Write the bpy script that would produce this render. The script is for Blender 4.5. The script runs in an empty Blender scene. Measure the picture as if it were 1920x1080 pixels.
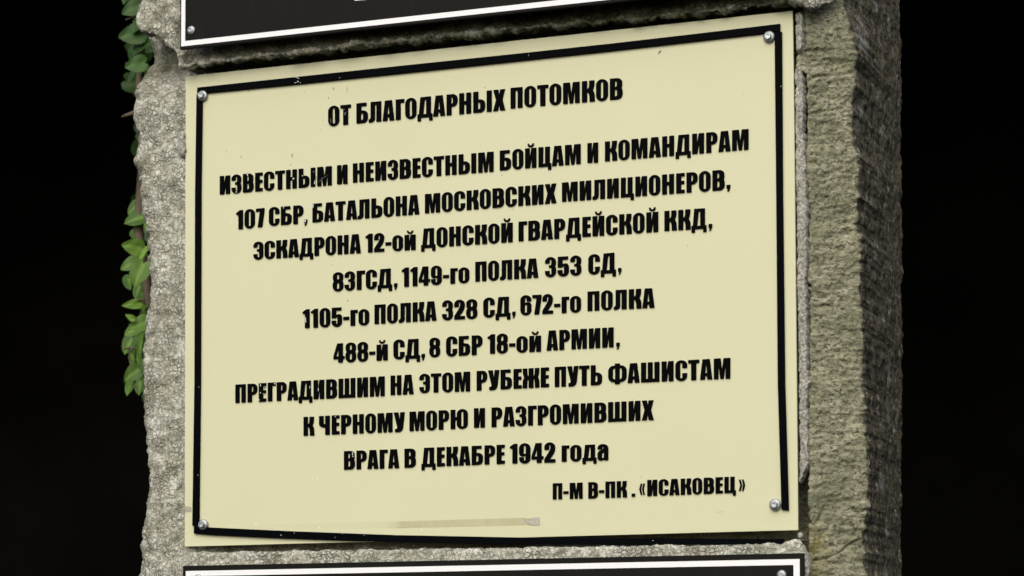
import bpy, bmesh, math, random
import numpy as np
from mathutils import Vector, Matrix, noise

random.seed(7)
scene = bpy.context.scene
COL = scene.collection

# ------------------------------------------------------------------ camera
F_PX, CX, CY = 4700.0, 960.0, 1000.4
CAM_R = np.array([[0.92514087, 0.0255667, 0.37876209],
                  [0.37959163, -0.04927281, -0.9238411],
                  [-0.00495689, 0.99845808, -0.05528919]])
CAM_P = np.array([1.57927507, -2.76353863, -0.16025115])
cam_data = bpy.data.cameras.new('camera')
cam = bpy.data.objects.new('camera', cam_data)
COL.objects.link(cam)
m4 = Matrix.Identity(4)
for i in range(3):
    for j in range(3):
        m4[i][j] = CAM_R[i, j]
    m4[i][3] = CAM_P[i]
cam.matrix_world = m4
cam_data.sensor_fit = 'HORIZONTAL'
cam_data.sensor_width = 36.0
cam_data.lens = F_PX / 1920 * 36.0
cam_data.shift_y = (CY - 540.0) / 1920
cam_data.clip_start = 0.05
cam_data.clip_end = 200
cam_data.dof.use_dof = True
cam_data.dof.focus_distance = 3.02
cam_data.dof.aperture_fstop = 8.0
scene.camera = cam

# ------------------------------------------------------------------ light
SUN_EL, SUN_AZ = math.radians(40), math.radians(2)   # azimuth: 0 = straight in front of the plaque, minus = left
world = bpy.data.worlds.new('World')
scene.world = world
world.use_nodes = True
wn = world.node_tree.nodes
bg = wn['Background']
sky = wn.new('ShaderNodeTexSky')
sky.sky_type = 'NISHITA'
sky.sun_disc = False
sky.sun_elevation = SUN_EL
d_sun = Vector((math.sin(SUN_AZ) * math.cos(SUN_EL), -math.cos(SUN_AZ) * math.cos(SUN_EL), math.sin(SUN_EL)))
sky.sun_rotation = math.atan2(d_sun.x, d_sun.y)
sky.air_density = 1.0
sky.dust_density = 4.0
world.node_tree.links.new(sky.outputs[0], bg.inputs['Color'])
bg.inputs['Strength'].default_value = 0.10
sun_data = bpy.data.lights.new('sun', 'SUN')
sun_data.energy = 1.25
sun_data.angle = math.radians(70)
sun_data.color = (1.0, 0.965, 0.90)
sun = bpy.data.objects.new('sun', sun_data)
COL.objects.link(sun)
sun.rotation_euler = d_sun.to_track_quat('Z', 'Y').to_euler()
scene.view_settings.view_transform = 'Standard'
scene.view_settings.look = 'None'
scene.view_settings.gamma = 1.0
scene.view_settings.use_curve_mapping = False
scene.view_settings.exposure = 0.41


# ------------------------------------------------------------------ helpers
def at(px, py, Y=0.0):
    """point of the plane y = Y that the photograph's pixel (px, py) shows"""
    d = CAM_R @ np.array([(px - CX) / F_PX, -(py - CY) / F_PX, -1.0])
    t = (Y - CAM_P[1]) / d[1]
    return CAM_P + d * t


def xz(px, py, Y=0.0):
    p = at(px, py, Y)
    return p[0], p[2]


def link(name, me, mat=None, parent=None):
    o = bpy.data.objects.new(name, me)
    COL.objects.link(o)
    if mat is not None:
        me.materials.append(mat)
    if parent is not None:
        o.parent = parent
    return o


def mesh_from(name, verts, faces, smooth=True):
    me = bpy.data.meshes.new(name)
    me.from_pydata([tuple(v) for v in verts], [], faces)
    me.update()
    if smooth:
        me.polygons.foreach_set('use_smooth', [True] * len(me.polygons))
    return me


def empty(name, label, cat, group=None, loc=(0, 0, 0)):
    o = bpy.data.objects.new(name, None)
    o.empty_display_size = 0.05
    COL.objects.link(o)
    o['label'] = label
    o['category'] = cat
    if group:
        o['group'] = group
    return o


def grid_mesh(name, P, smooth=True):
    """P: array (rows, cols, 3)"""
    n, m, _ = P.shape
    idx = np.arange(n * m).reshape(n, m)
    f = np.stack([idx[:-1, :-1], idx[:-1, 1:], idx[1:, 1:], idx[1:, :-1]], -1).reshape(-1, 4)
    return mesh_from(name, P.reshape(-1, 3), f.tolist(), smooth)


def grid_normals(P):
    du = np.gradient(P, axis=1)
    dv = np.gradient(P, axis=0)
    n = np.cross(du, dv)
    return n / (np.linalg.norm(n, axis=2, keepdims=True) + 1e-12)


def fbm(P, scale, octaves=4, H=0.8, seed=0.0, mode='fractal'):
    n, m, _ = P.shape
    out = np.empty((n, m))
    sx, sy, sz = scale
    for i in range(n):
        for j in range(m):
            p = P[i, j]
            v = (p[0] * sx + seed, p[1] * sy - seed, p[2] * sz + 2 * seed)
            if mode == 'fractal':
                out[i, j] = noise.fractal(v, H, 2.1, octaves)
            elif mode == 'cell':
                dd, _ = noise.voronoi(v)
                out[i, j] = dd[1] - dd[0]
            else:
                out[i, j] = noise.ridged_multi_fractal(v, H, 2.1, octaves, 1.0, 2.0) - 1.0
    return out


def seg_dist(X, Z, poly):
    d = np.full(X.shape, 1e9)
    for (ax, az), (bx, bz) in zip(poly[:-1], poly[1:]):
        vx, vz = bx - ax, bz - az
        t = np.clip(((X - ax) * vx + (Z - az) * vz) / (vx * vx + vz * vz + 1e-12), 0, 1)
        d = np.minimum(d, np.hypot(X - ax - t * vx, Z - az - t * vz))
    return d


def z_curve(poly, Y):
    """pixel polyline running down the picture -> function x(z) on the plane y = Y"""
    q = sorted(((xz(a, b, Y)[1], xz(a, b, Y)[0]) for a, b in poly))
    zz = np.array([t[0] for t in q]); xx = np.array([t[1] for t in q])
    return lambda z: np.interp(z, zz, xx)


def x_curve(poly, Y):
    q = sorted((xz(a, b, Y) for a, b in poly))
    xx = np.array([t[0] for t in q]); zz = np.array([t[1] for t in q])
    return lambda x: np.interp(x, xx, zz)


def set_attr(me, name, vals):
    a = me.attributes.new(name, 'FLOAT', 'POINT')
    a.data.foreach_set('value', np.asarray(vals, dtype=np.float32).ravel())


# ------------------------------------------------------------------ materials
class NT:
    def __init__(self, name):
        self.m = bpy.data.materials.new(name)
        self.m.use_nodes = True
        self.t = self.m.node_tree
        self.b = self.t.nodes['Principled BSDF']

    def n(self, typ, **kw):
        nd = self.t.nodes.new(typ)
        for k, v in kw.items():
            if hasattr(nd, k):
                setattr(nd, k, v)
            else:
                nd.inputs[k].default_value = v
        return nd

    def l(self, a, b):
        self.t.links.new(a, b)

    def coords(self, scale=(1, 1, 1)):
        tc = self.n('ShaderNodeTexCoord')
        mp = self.n('ShaderNodeMapping')
        mp.inputs['Scale'].default_value = scale
        self.l(tc.outputs['Object'], mp.inputs['Vector'])
        return mp.outputs[0]

    def noise(self, vec, scale, detail=4, rough=0.6, dist=0.0):
        nd = self.n('ShaderNodeTexNoise')
        nd.inputs['Scale'].default_value = scale
        nd.inputs['Detail'].default_value = detail
        nd.inputs['Roughness'].default_value = rough
        nd.inputs['Distortion'].default_value = dist
        self.l(vec, nd.inputs['Vector'])
        return nd.outputs['Fac']

    def voro(self, vec, scale, feature='F1', rand=1.0):
        nd = self.n('ShaderNodeTexVoronoi')
        nd.feature = feature
        nd.inputs['Scale'].default_value = scale
        nd.inputs['Randomness'].default_value = rand
        self.l(vec, nd.inputs['Vector'])
        return nd

    def ramp(self, fac, stops):
        nd = self.n('ShaderNodeValToRGB')
        e = nd.color_ramp.elements
        while len(e) < len(stops):
            e.new(0.5)
        for el, (p, c) in zip(e, stops):
            el.position = p
            el.color = (c, c, c, 1) if isinstance(c, (int, float)) else (*c, 1)
        self.l(fac, nd.inputs['Fac'])
        return nd.outputs['Color']

    def mix(self, fac, a, b, blend='MIX'):
        nd = self.n('ShaderNodeMix')
        nd.data_type = 'RGBA'
        nd.blend_type = blend
        for s, v in ((nd.inputs['Factor'], fac), (nd.inputs['A'], a), (nd.inputs['B'], b)):
            pass
        ins = {'f': nd.inputs[0], 'a': nd.inputs[6], 'b': nd.inputs[7]}
        for k, v in (('f', fac), ('a', a), ('b', b)):
            if isinstance(v, (int, float)):
                ins[k].default_value = v if k == 'f' else (v, v, v, 1)
            elif isinstance(v, tuple):
                ins[k].default_value = (*v, 1)
            else:
                self.l(v, ins[k])
        return nd.outputs[2]

    def math(self, op, a, b=0.0, clamp=False):
        nd = self.n('ShaderNodeMath')
        nd.operation = op
        nd.use_clamp = clamp
        for i, v in enumerate((a, b)):
            if isinstance(v, (int, float)):
                nd.inputs[i].default_value = v
            else:
                self.l(v, nd.inputs[i])
        return nd.outputs[0]

    def distort(self, vec, scale, amount):
        nd = self.n('ShaderNodeTexNoise')
        nd.inputs['Scale'].default_value = scale
        nd.inputs['Detail'].default_value = 3
        self.l(vec, nd.inputs['Vector'])
        sub = self.n('ShaderNodeVectorMath'); sub.operation = 'SUBTRACT'
        self.l(nd.outputs['Color'], sub.inputs[0]); sub.inputs[1].default_value = (0.5, 0.5, 0.5)
        sc = self.n('ShaderNodeVectorMath'); sc.operation = 'SCALE'
        self.l(sub.outputs[0], sc.inputs[0]); sc.inputs['Scale'].default_value = amount
        ad = self.n('ShaderNodeVectorMath'); ad.operation = 'ADD'
        self.l(vec, ad.inputs[0]); self.l(sc.outputs[0], ad.inputs[1])
        return ad.outputs[0]

    def bump(self, h, strength=0.5, dist=0.002, normal=None):
        nd = self.n('ShaderNodeBump')
        nd.inputs['Strength'].default_value = strength
        nd.inputs['Distance'].default_value = dist
        self.l(h, nd.inputs['Height'])
        if normal is not None:
            self.l(normal, nd.inputs['Normal'])
        return nd.outputs[0]

    def attr(self, name):
        nd = self.n('ShaderNodeAttribute')
        nd.attribute_name = name
        return nd.outputs['Fac']

    def base(self, c, rough=0.5, spec=0.5):
        if isinstance(c, tuple):
            self.b.inputs['Base Color'].default_value = (*c, 1)
        else:
            self.l(c, self.b.inputs['Base Color'])
        if isinstance(rough, (int, float)):
            self.b.inputs['Roughness'].default_value = rough
        else:
            self.l(rough, self.b.inputs['Roughness'])
        self.b.inputs['Specular IOR Level'].default_value = spec
        return self.m


def mat_cream():
    t = NT('cream_plastic')
    v = t.coords()
    a = t.noise(v, 6, 3, 0.5)
    b = t.noise(v, 140, 3, 0.6)
    c = t.mix(a, (0.603, 0.617, 0.405), (0.633, 0.647, 0.435))
    c = t.mix(t.ramp(b, [(0.62, 0.0), (0.8, 0.25)]), c, (0.55, 0.51, 0.33))
    t.l(t.bump(a, 0.05, 0.002), t.b.inputs['Normal'])
    return t.base(c, t.math('ADD', t.math('MULTIPLY', b, 0.15), 0.42), 0.35)


def mat_black_letters():
    t = NT('black_acrylic')
    v = t.coords()
    a = t.noise(v, 260, 4, 0.65)
    c = t.mix(t.ramp(a, [(0.55, 0.0), (0.75, 1.0)]), (0.0014, 0.0016, 0.0022), (0.003, 0.0033, 0.004))
    return t.base(c, t.math('ADD', t.math('MULTIPLY', a, 0.25), 0.4), 0.02)


def mat_black_sign():
    t = NT('black_sign_panel')
    v = t.coords()
    a = t.noise(v, 35, 5, 0.65)
    b = t.noise(t.coords((1.0, 1.0, 0.06)), 160, 3, 0.6)
    c = t.mix(a, (0.006, 0.0055, 0.0048), (0.0105, 0.010, 0.009))
    c = t.mix(t.ramp(b, [(0.55, 0.0), (0.8, 0.5)]), c, (0.015, 0.015, 0.0145))
    return t.base(c, t.math('ADD', t.math('MULTIPLY', a, 0.2), 0.45), 0.09)


def mat_plain(name, col, rough, spec=0.5, metal=0.0, var=0.15, vs=80):
    t = NT(name)
    v = t.coords()
    a = t.noise(v, vs, 4, 0.6)
    dark = tuple(x * (1 - var) for x in col)
    lite = tuple(min(x * (1 + var), 1) for x in col)
    c = t.mix(a, dark, lite)
    t.b.inputs['Metallic'].default_value = metal
    return t.base(c, t.math('ADD', t.math('MULTIPLY', a, 0.2), rough - 0.1), spec)


def mat_stone():
    """one weathered limestone; zone 0 = pale lichen face, 1 = olive split face, 2 = darker side face"""
    t = NT('weathered_limestone')
    v = t.coords()
    zone = t.attr('zone')
    zn = t.math('ADD', zone, t.math('MULTIPLY', t.math('SUBTRACT', t.noise(v, 90, 4, 0.7), 0.5), 0.75))
    # --- pale face: lichen crust in little pale plates with dark pores between
    vd = t.distort(v, 70, 0.010)
    vd2 = t.distort(v, 240, 0.0035)
    big = t.noise(v, 14, 5, 0.65)
    mid = t.noise(vd, 60, 5, 0.7)
    fine = t.noise(v, 420, 4, 0.7)
    c1 = t.voro(vd2, 165, 'DISTANCE_TO_EDGE').outputs['Distance']
    q1 = t.noise(vd, 130, 2, 0.5)
    l1 = t.ramp(t.math('ABSOLUTE', t.math('SUBTRACT', q1, 0.5)), [(0.0, 1.0), (0.012, 0.9), (0.04, 0.0)])
    l2 = t.ramp(c1, [(0.0, 1.0), (0.06, 0.8), (0.17, 0.0)])
    gate = t.ramp(t.noise(v, 48, 4, 0.7), [(0.40, 0.0), (0.58, 1.0)])
    pore = t.math('MAXIMUM', t.math('MULTIPLY', l1, 0.75), t.math('MULTIPLY', l2, gate))
    shade = t.ramp(t.noise(v, 210, 3, 0.7), [(0.34, 0.8), (0.48, 0.0)])
    pore = t.math('MAXIMUM', pore, t.math('MULTIPLY', shade, 0.7))
    pale = t.mix(t.ramp(big, [(0.34, 0.0), (0.66, 1.0)]), (0.365, 0.370, 0.285), (0.59, 0.605, 0.525))
    pale = t.mix(t.ramp(mid, [(0.50, 0.0), (0.64, 0.8)]), pale, (0.75, 0.755, 0.68))
    pale = t.mix(t.ramp(mid, [(0.30, 0.8), (0.44, 0.0)]), pale, (0.30, 0.295, 0.21))
    pale = t.mix(t.math('MULTIPLY', pore, 0.92), pale, (0.105, 0.102, 0.075))
    pale = t.mix(t.ramp(fine, [(0.62, 0.0), (0.70, 0.6)]), pale, (0.84, 0.84, 0.81))
    pale = t.mix(t.ramp(t.noise(v, 85, 2, 0.5, 0.8), [(0.72, 0.0), (0.76, 0.4)]), pale, (0.42, 0.36, 0.12))
    shade_and_moss = t.math('MULTIPLY', t.attr('shade_and_moss'), t.ramp(t.noise(v, 34, 4, 0.7), [(0.42, 1.0), (0.62, 0.55)]))  # dark olive: overhang shade painted in, plus moss on the lip
    pale = t.mix(t.math('MULTIPLY', shade_and_moss, 0.95), pale, (0.06, 0.06, 0.028))
    # --- olive split face
    vs = t.coords((1.0, 1.0, 1.9))
    o1 = t.noise(vs, 30, 6, 0.7)
    o2 = t.noise(vs, 190, 4, 0.75, 0.8)
    o3 = t.noise(v, 16, 3, 0.5)
    ol = t.mix(t.ramp(o1, [(0.35, 0.0), (0.65, 1.0)]), (0.235, 0.238, 0.155), (0.45, 0.448, 0.32))
    ol = t.mix(t.ramp(o2, [(0.39, 1.0), (0.49, 0.0)]), ol, (0.085, 0.086, 0.055))
    ol = t.mix(t.ramp(o2, [(0.55, 0.0), (0.68, 0.8)]), ol, (0.54, 0.535, 0.40))
    ol = t.mix(t.ramp(o3, [(0.45, 0.0), (0.7, 0.5)]), ol, (0.165, 0.19, 0.105))
    ol = t.mix(t.ramp(t.noise(v, 120, 2, 0.5), [(0.75, 0.0), (0.79, 0.45)]), ol, (0.30, 0.23, 0.07))
    moss = t.math('MULTIPLY', t.attr('moss'), t.ramp(t.noise(v, 60, 4, 0.7), [(0.32, 0.0), (0.55, 1.0)]))
    ol = t.mix(t.math('MULTIPLY', moss, 0.85), ol, (0.16, 0.13, 0.018))
    # --- dark side
    vv = t.coords((1.2, 1.2, 0.75))
    d1 = t.noise(vv, 60, 6, 0.75)
    d2 = t.noise(vv, 230, 4, 0.75)
    dk = t.mix(t.ramp(d1, [(0.35, 0.0), (0.7, 1.0)]), (0.07, 0.066, 0.045), (0.30, 0.275, 0.195))
    dk = t.mix(t.ramp(d2, [(0.54, 0.0), (0.66, 0.85)]), dk, (0.42, 0.39, 0.29))
    dk = t.mix(t.ramp(d2, [(0.36, 0.9), (0.48, 0.0)]), dk, (0.028, 0.028, 0.02))
    sp = t.math('MULTIPLY', t.ramp(t.noise(v, 48, 3, 0.6), [(0.6, 0.0), (0.66, 1.0)]), t.ramp(d2, [(0.4, 0.0), (0.55, 1.0)]))
    dk = t.mix(t.math('MULTIPLY', sp, 0.8), dk, (0.60, 0.58, 0.50))
    og = t.ramp(t.noise(v, 70, 2, 0.5, 1.0), [(0.70, 0.0), (0.74, 0.8)])
    dk = t.mix(og, dk, (0.25, 0.15, 0.035))
    lic = t.math('MULTIPLY', t.attr('lichen'), t.ramp(t.noise(v, 150, 4, 0.75), [(0.38, 0.0), (0.5, 1.0)]))
    dk = t.mix(lic, dk, (0.66, 0.66, 0.60))
    c = t.mix(t.ramp(zn, [(0.4, 0.0), (0.6, 1.0)]), pale, ol)
    m2 = t.n('ShaderNodeMapRange')
    m2.inputs['From Min'].default_value = 1.35
    m2.inputs['From Max'].default_value = 1.6
    t.l(zn, m2.inputs['Value'])
    c = t.mix(m2.outputs[0], c, dk)
    hp = t.math('ADD', t.math('MULTIPLY', t.math('SUBTRACT', 1.0, pore), 0.4), t.math('MULTIPLY', mid, 1.0))
    ho = t.math('ADD', t.math('MULTIPLY', o1, 0.8), t.math('MULTIPLY', o2, 1.0))
    h = t.mix(t.ramp(zn, [(0.4, 0.0), (0.6, 1.0)]), hp, ho)
    nb = t.bump(h, 1.0, 0.0028)
    nb = t.bump(fine, 0.4, 0.0008, nb)
    t.l(nb, t.b.inputs['Normal'])
    return t.base(c, 0.92, 0.15)


def mat_mortar():
    t = NT('old_mortar')
    v = t.coords()
    a = t.noise(v, 70, 5, 0.7)
    b = t.noise(v, 300, 4, 0.75)
    w = t.distort(v, 200, 0.004)
    e = t.voro(w, 190, 'DISTANCE_TO_EDGE').outputs['Distance']
    c = t.mix(t.ramp(a, [(0.35, 0.0), (0.65, 1.0)]), (0.33, 0.335, 0.285), (0.56, 0.565, 0.505))
    c = t.mix(t.ramp(b, [(0.38, 0.9), (0.49, 0.0)]), c, (0.15, 0.145, 0.12))
    c = t.mix(t.ramp(e, [(0.0, 0.7), (0.12, 0.0)]), c, (0.13, 0.125, 0.105))
    c = t.mix(t.ramp(b, [(0.58, 0.0), (0.68, 0.9)]), c, (0.83, 0.825, 0.80))
    t.l(t.bump(t.math('ADD', a, b), 0.9, 0.002), t.b.inputs['Normal'])
    return t.base(c, 0.9, 0.2)


def mat_leaf(name, c1, c2, trans=0.25):
    t = NT(name)
    v = t.coords()
    a = t.noise(v, 60, 3, 0.6)
    lf = t.attr('leafvar')
    c = t.mix(t.math('ADD', t.math('MULTIPLY', a, 0.35), t.math('MULTIPLY', lf, 0.7), True), c1, c2)
    vein = t.attr('vein')
    c = t.mix(t.math('MULTIPLY', vein, 0.35), c, tuple(min(1, x * 1.8) for x in c2))
    t.base(c, 0.5, 0.3)
    tb = t.n('ShaderNodeBsdfTranslucent')
    t.l(c, tb.inputs['Color'])
    ms = t.n('ShaderNodeMixShader')
    ms.inputs[0].default_value = trans
    t.l(t.b.outputs[0], ms.inputs[1]); t.l(tb.outputs[0], ms.inputs[2])
    t.l(ms.outputs[0], t.t.nodes['Material Output'].inputs['Surface'])
    return t.m


def mat_tape(name, col, alpha):
    t = NT(name)
    v = t.coords()
    a = t.noise(v, 90, 4, 0.65)
    c = t.mix(a, tuple(x * 0.9 for x in col), col)
    t.base(c, 0.45, 0.4)
    al = t.math('MULTIPLY', t.ramp(a, [(0.3, 0.75), (0.6, 1.0)]), alpha)
    t.l(t.math('MULTIPLY', al, t.attr('cover')), t.b.inputs['Alpha'])
    return t.m


M_CREAM = mat_cream()
M_LETTER = mat_black_letters()
M_STRIP = mat_plain('black_strip_plastic', (0.0016, 0.002, 0.0028), 0.5, 0.02, var=0.3)
M_SIGN = mat_black_sign()
M_WHITE = mat_plain('white_paint', (0.85, 0.875, 0.90), 0.5, 0.3, var=0.03)
M_ZINC = mat_plain('zinc_steel', (0.44, 0.48, 0.50), 0.42, 0.5, 0.85, var=0.18, vs=300)
M_RUBBER = mat_plain('zinc_washer', (0.36, 0.39, 0.405), 0.5, 0.5, 0.8, var=0.2, vs=300)
M_STONE = mat_stone()
M_MORTAR = mat_mortar()
M_CHIP = mat_plain('bare_plastic_chip', (0.55, 0.56, 0.55), 0.6, 0.3, var=0.3, vs=400)
M_GREYSC = mat_plain('scuffed_black', (0.10, 0.105, 0.11), 0.6, 0.3, var=0.5, vs=600)
M_DIRT = mat_plain('dirt_speck', (0.09, 0.08, 0.045), 0.9, 0.1, var=0.3)
M_SMUDGE = mat_plain('pale_smudge', (0.45, 0.42, 0.28), 0.8, 0.1, var=0.2)
M_WDROP = mat_plain('white_drip', (0.80, 0.78, 0.66), 0.6, 0.3, var=0.05)
M_TAPE = mat_tape('old_clear_tape', (0.53, 0.49, 0.31), 0.62)
M_TAPE_END = mat_tape('wrinkled_tape', (0.46, 0.44, 0.37), 1.0)
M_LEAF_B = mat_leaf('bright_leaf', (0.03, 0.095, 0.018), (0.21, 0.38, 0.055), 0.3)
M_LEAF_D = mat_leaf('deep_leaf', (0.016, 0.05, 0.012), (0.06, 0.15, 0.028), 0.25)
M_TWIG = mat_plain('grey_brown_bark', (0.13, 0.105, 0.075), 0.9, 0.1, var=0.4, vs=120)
M_BACKDROP = mat_plain('near_black_backdrop', (0.008, 0.0075, 0.006), 1.0, 0.02, var=0.5, vs=6)  # near-black colour stands in for deep shade
M_LEAF_S = mat_leaf('shade_painted_leaf', (0.022, 0.058, 0.014), (0.05, 0.11, 0.026), 0.2)

# ------------------------------------------------------------------ background: an added backdrop, near-black for deep shade
# unseen top curls forward over the monument to keep skylight off the background
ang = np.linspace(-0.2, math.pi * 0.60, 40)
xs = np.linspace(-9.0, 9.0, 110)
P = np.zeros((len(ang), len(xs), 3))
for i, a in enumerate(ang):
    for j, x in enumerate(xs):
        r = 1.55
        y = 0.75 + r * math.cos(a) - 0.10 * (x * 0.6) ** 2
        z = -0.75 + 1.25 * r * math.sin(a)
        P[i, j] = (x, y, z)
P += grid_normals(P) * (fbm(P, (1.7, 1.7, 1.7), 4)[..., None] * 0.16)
shade_backdrop = link('shade_backdrop', grid_mesh('shade_backdrop', P), M_BACKDROP)
shade_backdrop['kind'] = 'structure'
shade_backdrop['label'] = 'added near-black backdrop standing in for the shaded wood, its top blocking skylight'


# ------------------------------------------------------------------ leaves
def leaf_into(V, Fc, LV, VN, pos, size, rot, tilt, fold, wid=0.9, var=0.5):
    """a heart-shaped toothed leaf; rot turns it in the picture plane, 0 = tip pointing up"""
    n, mcol = 16, 6
    base = len(V)
    R = Matrix.Rotation(tilt[0], 3, 'X') @ Matrix.Rotation(tilt[1], 3, 'Z')
    R = Matrix.Rotation(rot, 3, 'Y') @ R
    for i in range(n + 1):
        t = i / n
        w = wid * 0.5 * (1.55 * (t + 0.03) ** 0.30 * (1 - t) ** 0.85) * size
        w *= 1.0 + (0.07 if i % 2 else -0.05) * (0 < i < n)
        for j in range(mcol + 1):
            s = j / mcol * 2 - 1
            x = s * w
            z = (t - 0.13 * abs(s) * (1 - t) ** 3 * 1.6 * (1.3 - abs(s)) * 2) * size
            y = -fold * abs(x) + 0.12 * size * (t - 0.45) ** 2 + 0.02 * size * math.sin(9 * t + 4 * s)
            p = R @ Vector((x, y, z - 0.5 * size))
            V.append((p.x + pos[0], p.y + pos[1], p.z + pos[2]))
            LV.append(var)
            VN.append(1.0 if abs(s) < 0.01 else 0.0)
    for i in range(n):
        for j in range(mcol):
            a = base + i * (mcol + 1) + j
            Fc.append((a, a + 1, a + mcol + 2, a + mcol + 1))


def foliage(name, leaves, mat, parent):
    V, Fc, LV, VN = [], [], [], []
    for lf in leaves:
        leaf_into(V, Fc, LV, VN, *lf)
    me = mesh_from(name, V, Fc)
    set_attr(me, 'leafvar', LV)
    set_attr(me, 'vein', VN)
    return link(name, me, mat, parent)


def tube_mesh(name, paths, sides=8):
    V, Fc = [], []
    for pts, r0, r1 in paths:
        pts = [Vector(p) for p in pts]
        b = len(V)
        for i, p in enumerate(pts):
            d = (pts[min(i + 1, len(pts) - 1)] - pts[max(i - 1, 0)]).normalized()
            a = d.cross(Vector((0.3, 1, 0.2))).normalized()
            c = d.cross(a)
            r = r0 + (r1 - r0) * i / (len(pts) - 1)
            for k in range(sides):
                th = 2 * math.pi * k / sides
                V.append(p + (a * math.cos(th) + c * math.sin(th)) * r * (1 + 0.15 * noise.noise(p * 80 + Vector((k, 0, 0)))))
        for i in range(len(pts) - 1):
            for k in range(sides):
                k2 = (k + 1) % sides
                Fc.append((b + i * sides + k, b + i * sides + k2, b + (i + 1) * sides + k2, b + (i + 1) * sides + k))
        Fc.append(tuple(b + k for k in range(sides)))
        Fc.append(tuple(b + (len(pts) - 1) * sides + k for k in reversed(range(sides))))
    return mesh_from(name, V, Fc)


MM = 1.0 / 1550.0 * 1.07      # metres per photograph pixel near the plaque (a little behind it)


def L(px, py, size, rot, Y, tx=0.0, tz=0.0, fold=0.18, wid=1.08, var=0.5):
    return (at(px, py, Y), size * MM * 1.12, math.radians(rot), (math.radians(tx), math.radians(tz)), fold, wid, var)


shrub_a = empty('shrub', 'bright green heart-leaved shrub beside the left edge of the stone', 'shrub', 'shrubs behind the stone')
bright = [
    L(252, 412, 42, -110, 0.30, 20, 20, var=0.05), L(246, 462, 36, -80, 0.27, 35, 0, var=0.75),
    L(266, 482, 34, -150, 0.26, 10, 30, wid=0.7, var=1.0), L(260, 516, 46, -165, 0.25, 15, -15, var=0.45),
    L(246, 571, 36, -100, 0.28, 35, 0, wid=0.65, var=0.8), L(272, 576, 22, 80, 0.30, 30, 0, wid=0.6, var=0.9),
    L(243, 594, 20, -60, 0.26, 10, 0, wid=0.7, var=0.8), L(260, 610, 38, -115, 0.27, 30, 10, var=0.4),
    L(246, 622, 30, -120, 0.29, 20, 10, var=0.5), L(263, 660, 58, -178, 0.26, 10, 40, wid=0.72, var=0.25),
    L(246, 703, 34, -130, 0.27, 15, -10, var=0.2), L(250, 675, 26, 165, 0.30, 10, 25, var=0.3),
    L(243, 728, 30, -160, 0.28, 10, 20, var=0.35), L(268, 632, 26, 150, 0.31, 10, 20, var=0.3),
    L(250, 392, 30, -140, 0.36, 20, 10, var=0.0), L(268, 428, 28, 200, 0.37, 20, 10, var=0.1), L(241, 498, 34, -120, 0.30, 25, 10, var=0.35), L(272, 512, 26, 170, 0.36, 20, 0, var=0.1),
    L(243, 530, 34, 160, 0.38, 20, 10, var=0.0), L(270, 600, 28, 150, 0.37, 20, 10, var=0.1), L(240, 650, 34, -160, 0.36, 15, 0, var=0.05), L(272, 690, 30, 190, 0.36, 15, 0, var=0.0),
    L(262, 728, 28, 180, 0.36, 15, 0, var=0.0), L(262, 640, 26, 200, 0.38, 15, 0, var=0.15),
    L(258, 548, 28, 190, 0.36, 20, 10, var=0.05),
    L(268, 560, 26, 170, 0.38, 20, 10, var=0.0), L(254, 440, 26, 150, 0.38, 20, 10, var=0.0),
]
foliage('foliage', bright, M_LEAF_B, shrub_a)


def pp(Y, *pts):
    return [tuple(at(a, b, Y)) for a, b in pts]


stems = [(pp(0.31, (268, 318), (263, 380), (260, 430), (264, 470), (276, 540), (290, 640), (300, 800), (300, 1250)), 0.0075, 0.006),
         (pp(0.285, (240, 520), (252, 512), (258, 505)), 0.0012, 0.0008),
         (pp(0.285, (246, 566), (262, 562), (284, 561)), 0.0012, 0.0008),
         (pp(0.285, (233, 654), (236, 654), (244, 651), (255, 653)), 0.0017, 0.001),
         (pp(0.285, (243, 652), (242, 672), (246, 690), (262, 694)), 0.001, 0.0007),
         (pp(0.285, (250, 700), (246, 712), (243, 722)), 0.001, 0.0007)]
link('stem', tube_mesh('stem', stems), M_TWIG, shrub_a)

shrub_b = empty('shrub', 'shaded deep green shrub behind the upper left corner of the stone', 'shrub', 'shrubs behind the stone')
deep = [L(246, 18, 40, -120, 0.30, 25, 0, var=0.4), L(258, 48, 36, -150, 0.30, 15, 15, var=0.3),
        L(244, 66, 46, -100, 0.30, 25, 0, var=0.6), L(262, 88, 40, -140, 0.31, 15, 20, var=0.2),
        L(252, 104, 36, 170, 0.33, 15, 20, var=0.15), L(252, 122, 38, -105, 0.29, 25, 0, var=0.95),
        L(266, 128, 28, 190, 0.33, 10, 20, var=0.3), L(270, 112, 26, 120, 0.34, 10, 20, var=0.2),
        L(240, -8, 40, 200, 0.31, 20, 20, var=0.3), L(262, 10, 30, 150, 0.33, 20, 20, var=0.2),
        L(247, 145, 24, 200, 0.36, 20, 20, var=0.1)]
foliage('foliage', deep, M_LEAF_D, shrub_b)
stems = [(pp(0.31, (228, 219), (234, 217), (244, 214), (262, 208), (280, 190)), 0.0008, 0.005),
         (pp(0.31, (236, 37), (250, 33), (266, 36)), 0.0013, 0.001),
         (pp(0.31, (236, 119), (250, 117), (264, 112)), 0.0013, 0.001),
         (pp(0.34, (268, -60), (266, 60), (262, 160), (268, 250), (268, 322)), 0.005, 0.007)]
link('stem', tube_mesh('stem', stems), M_TWIG, shrub_b)

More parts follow.
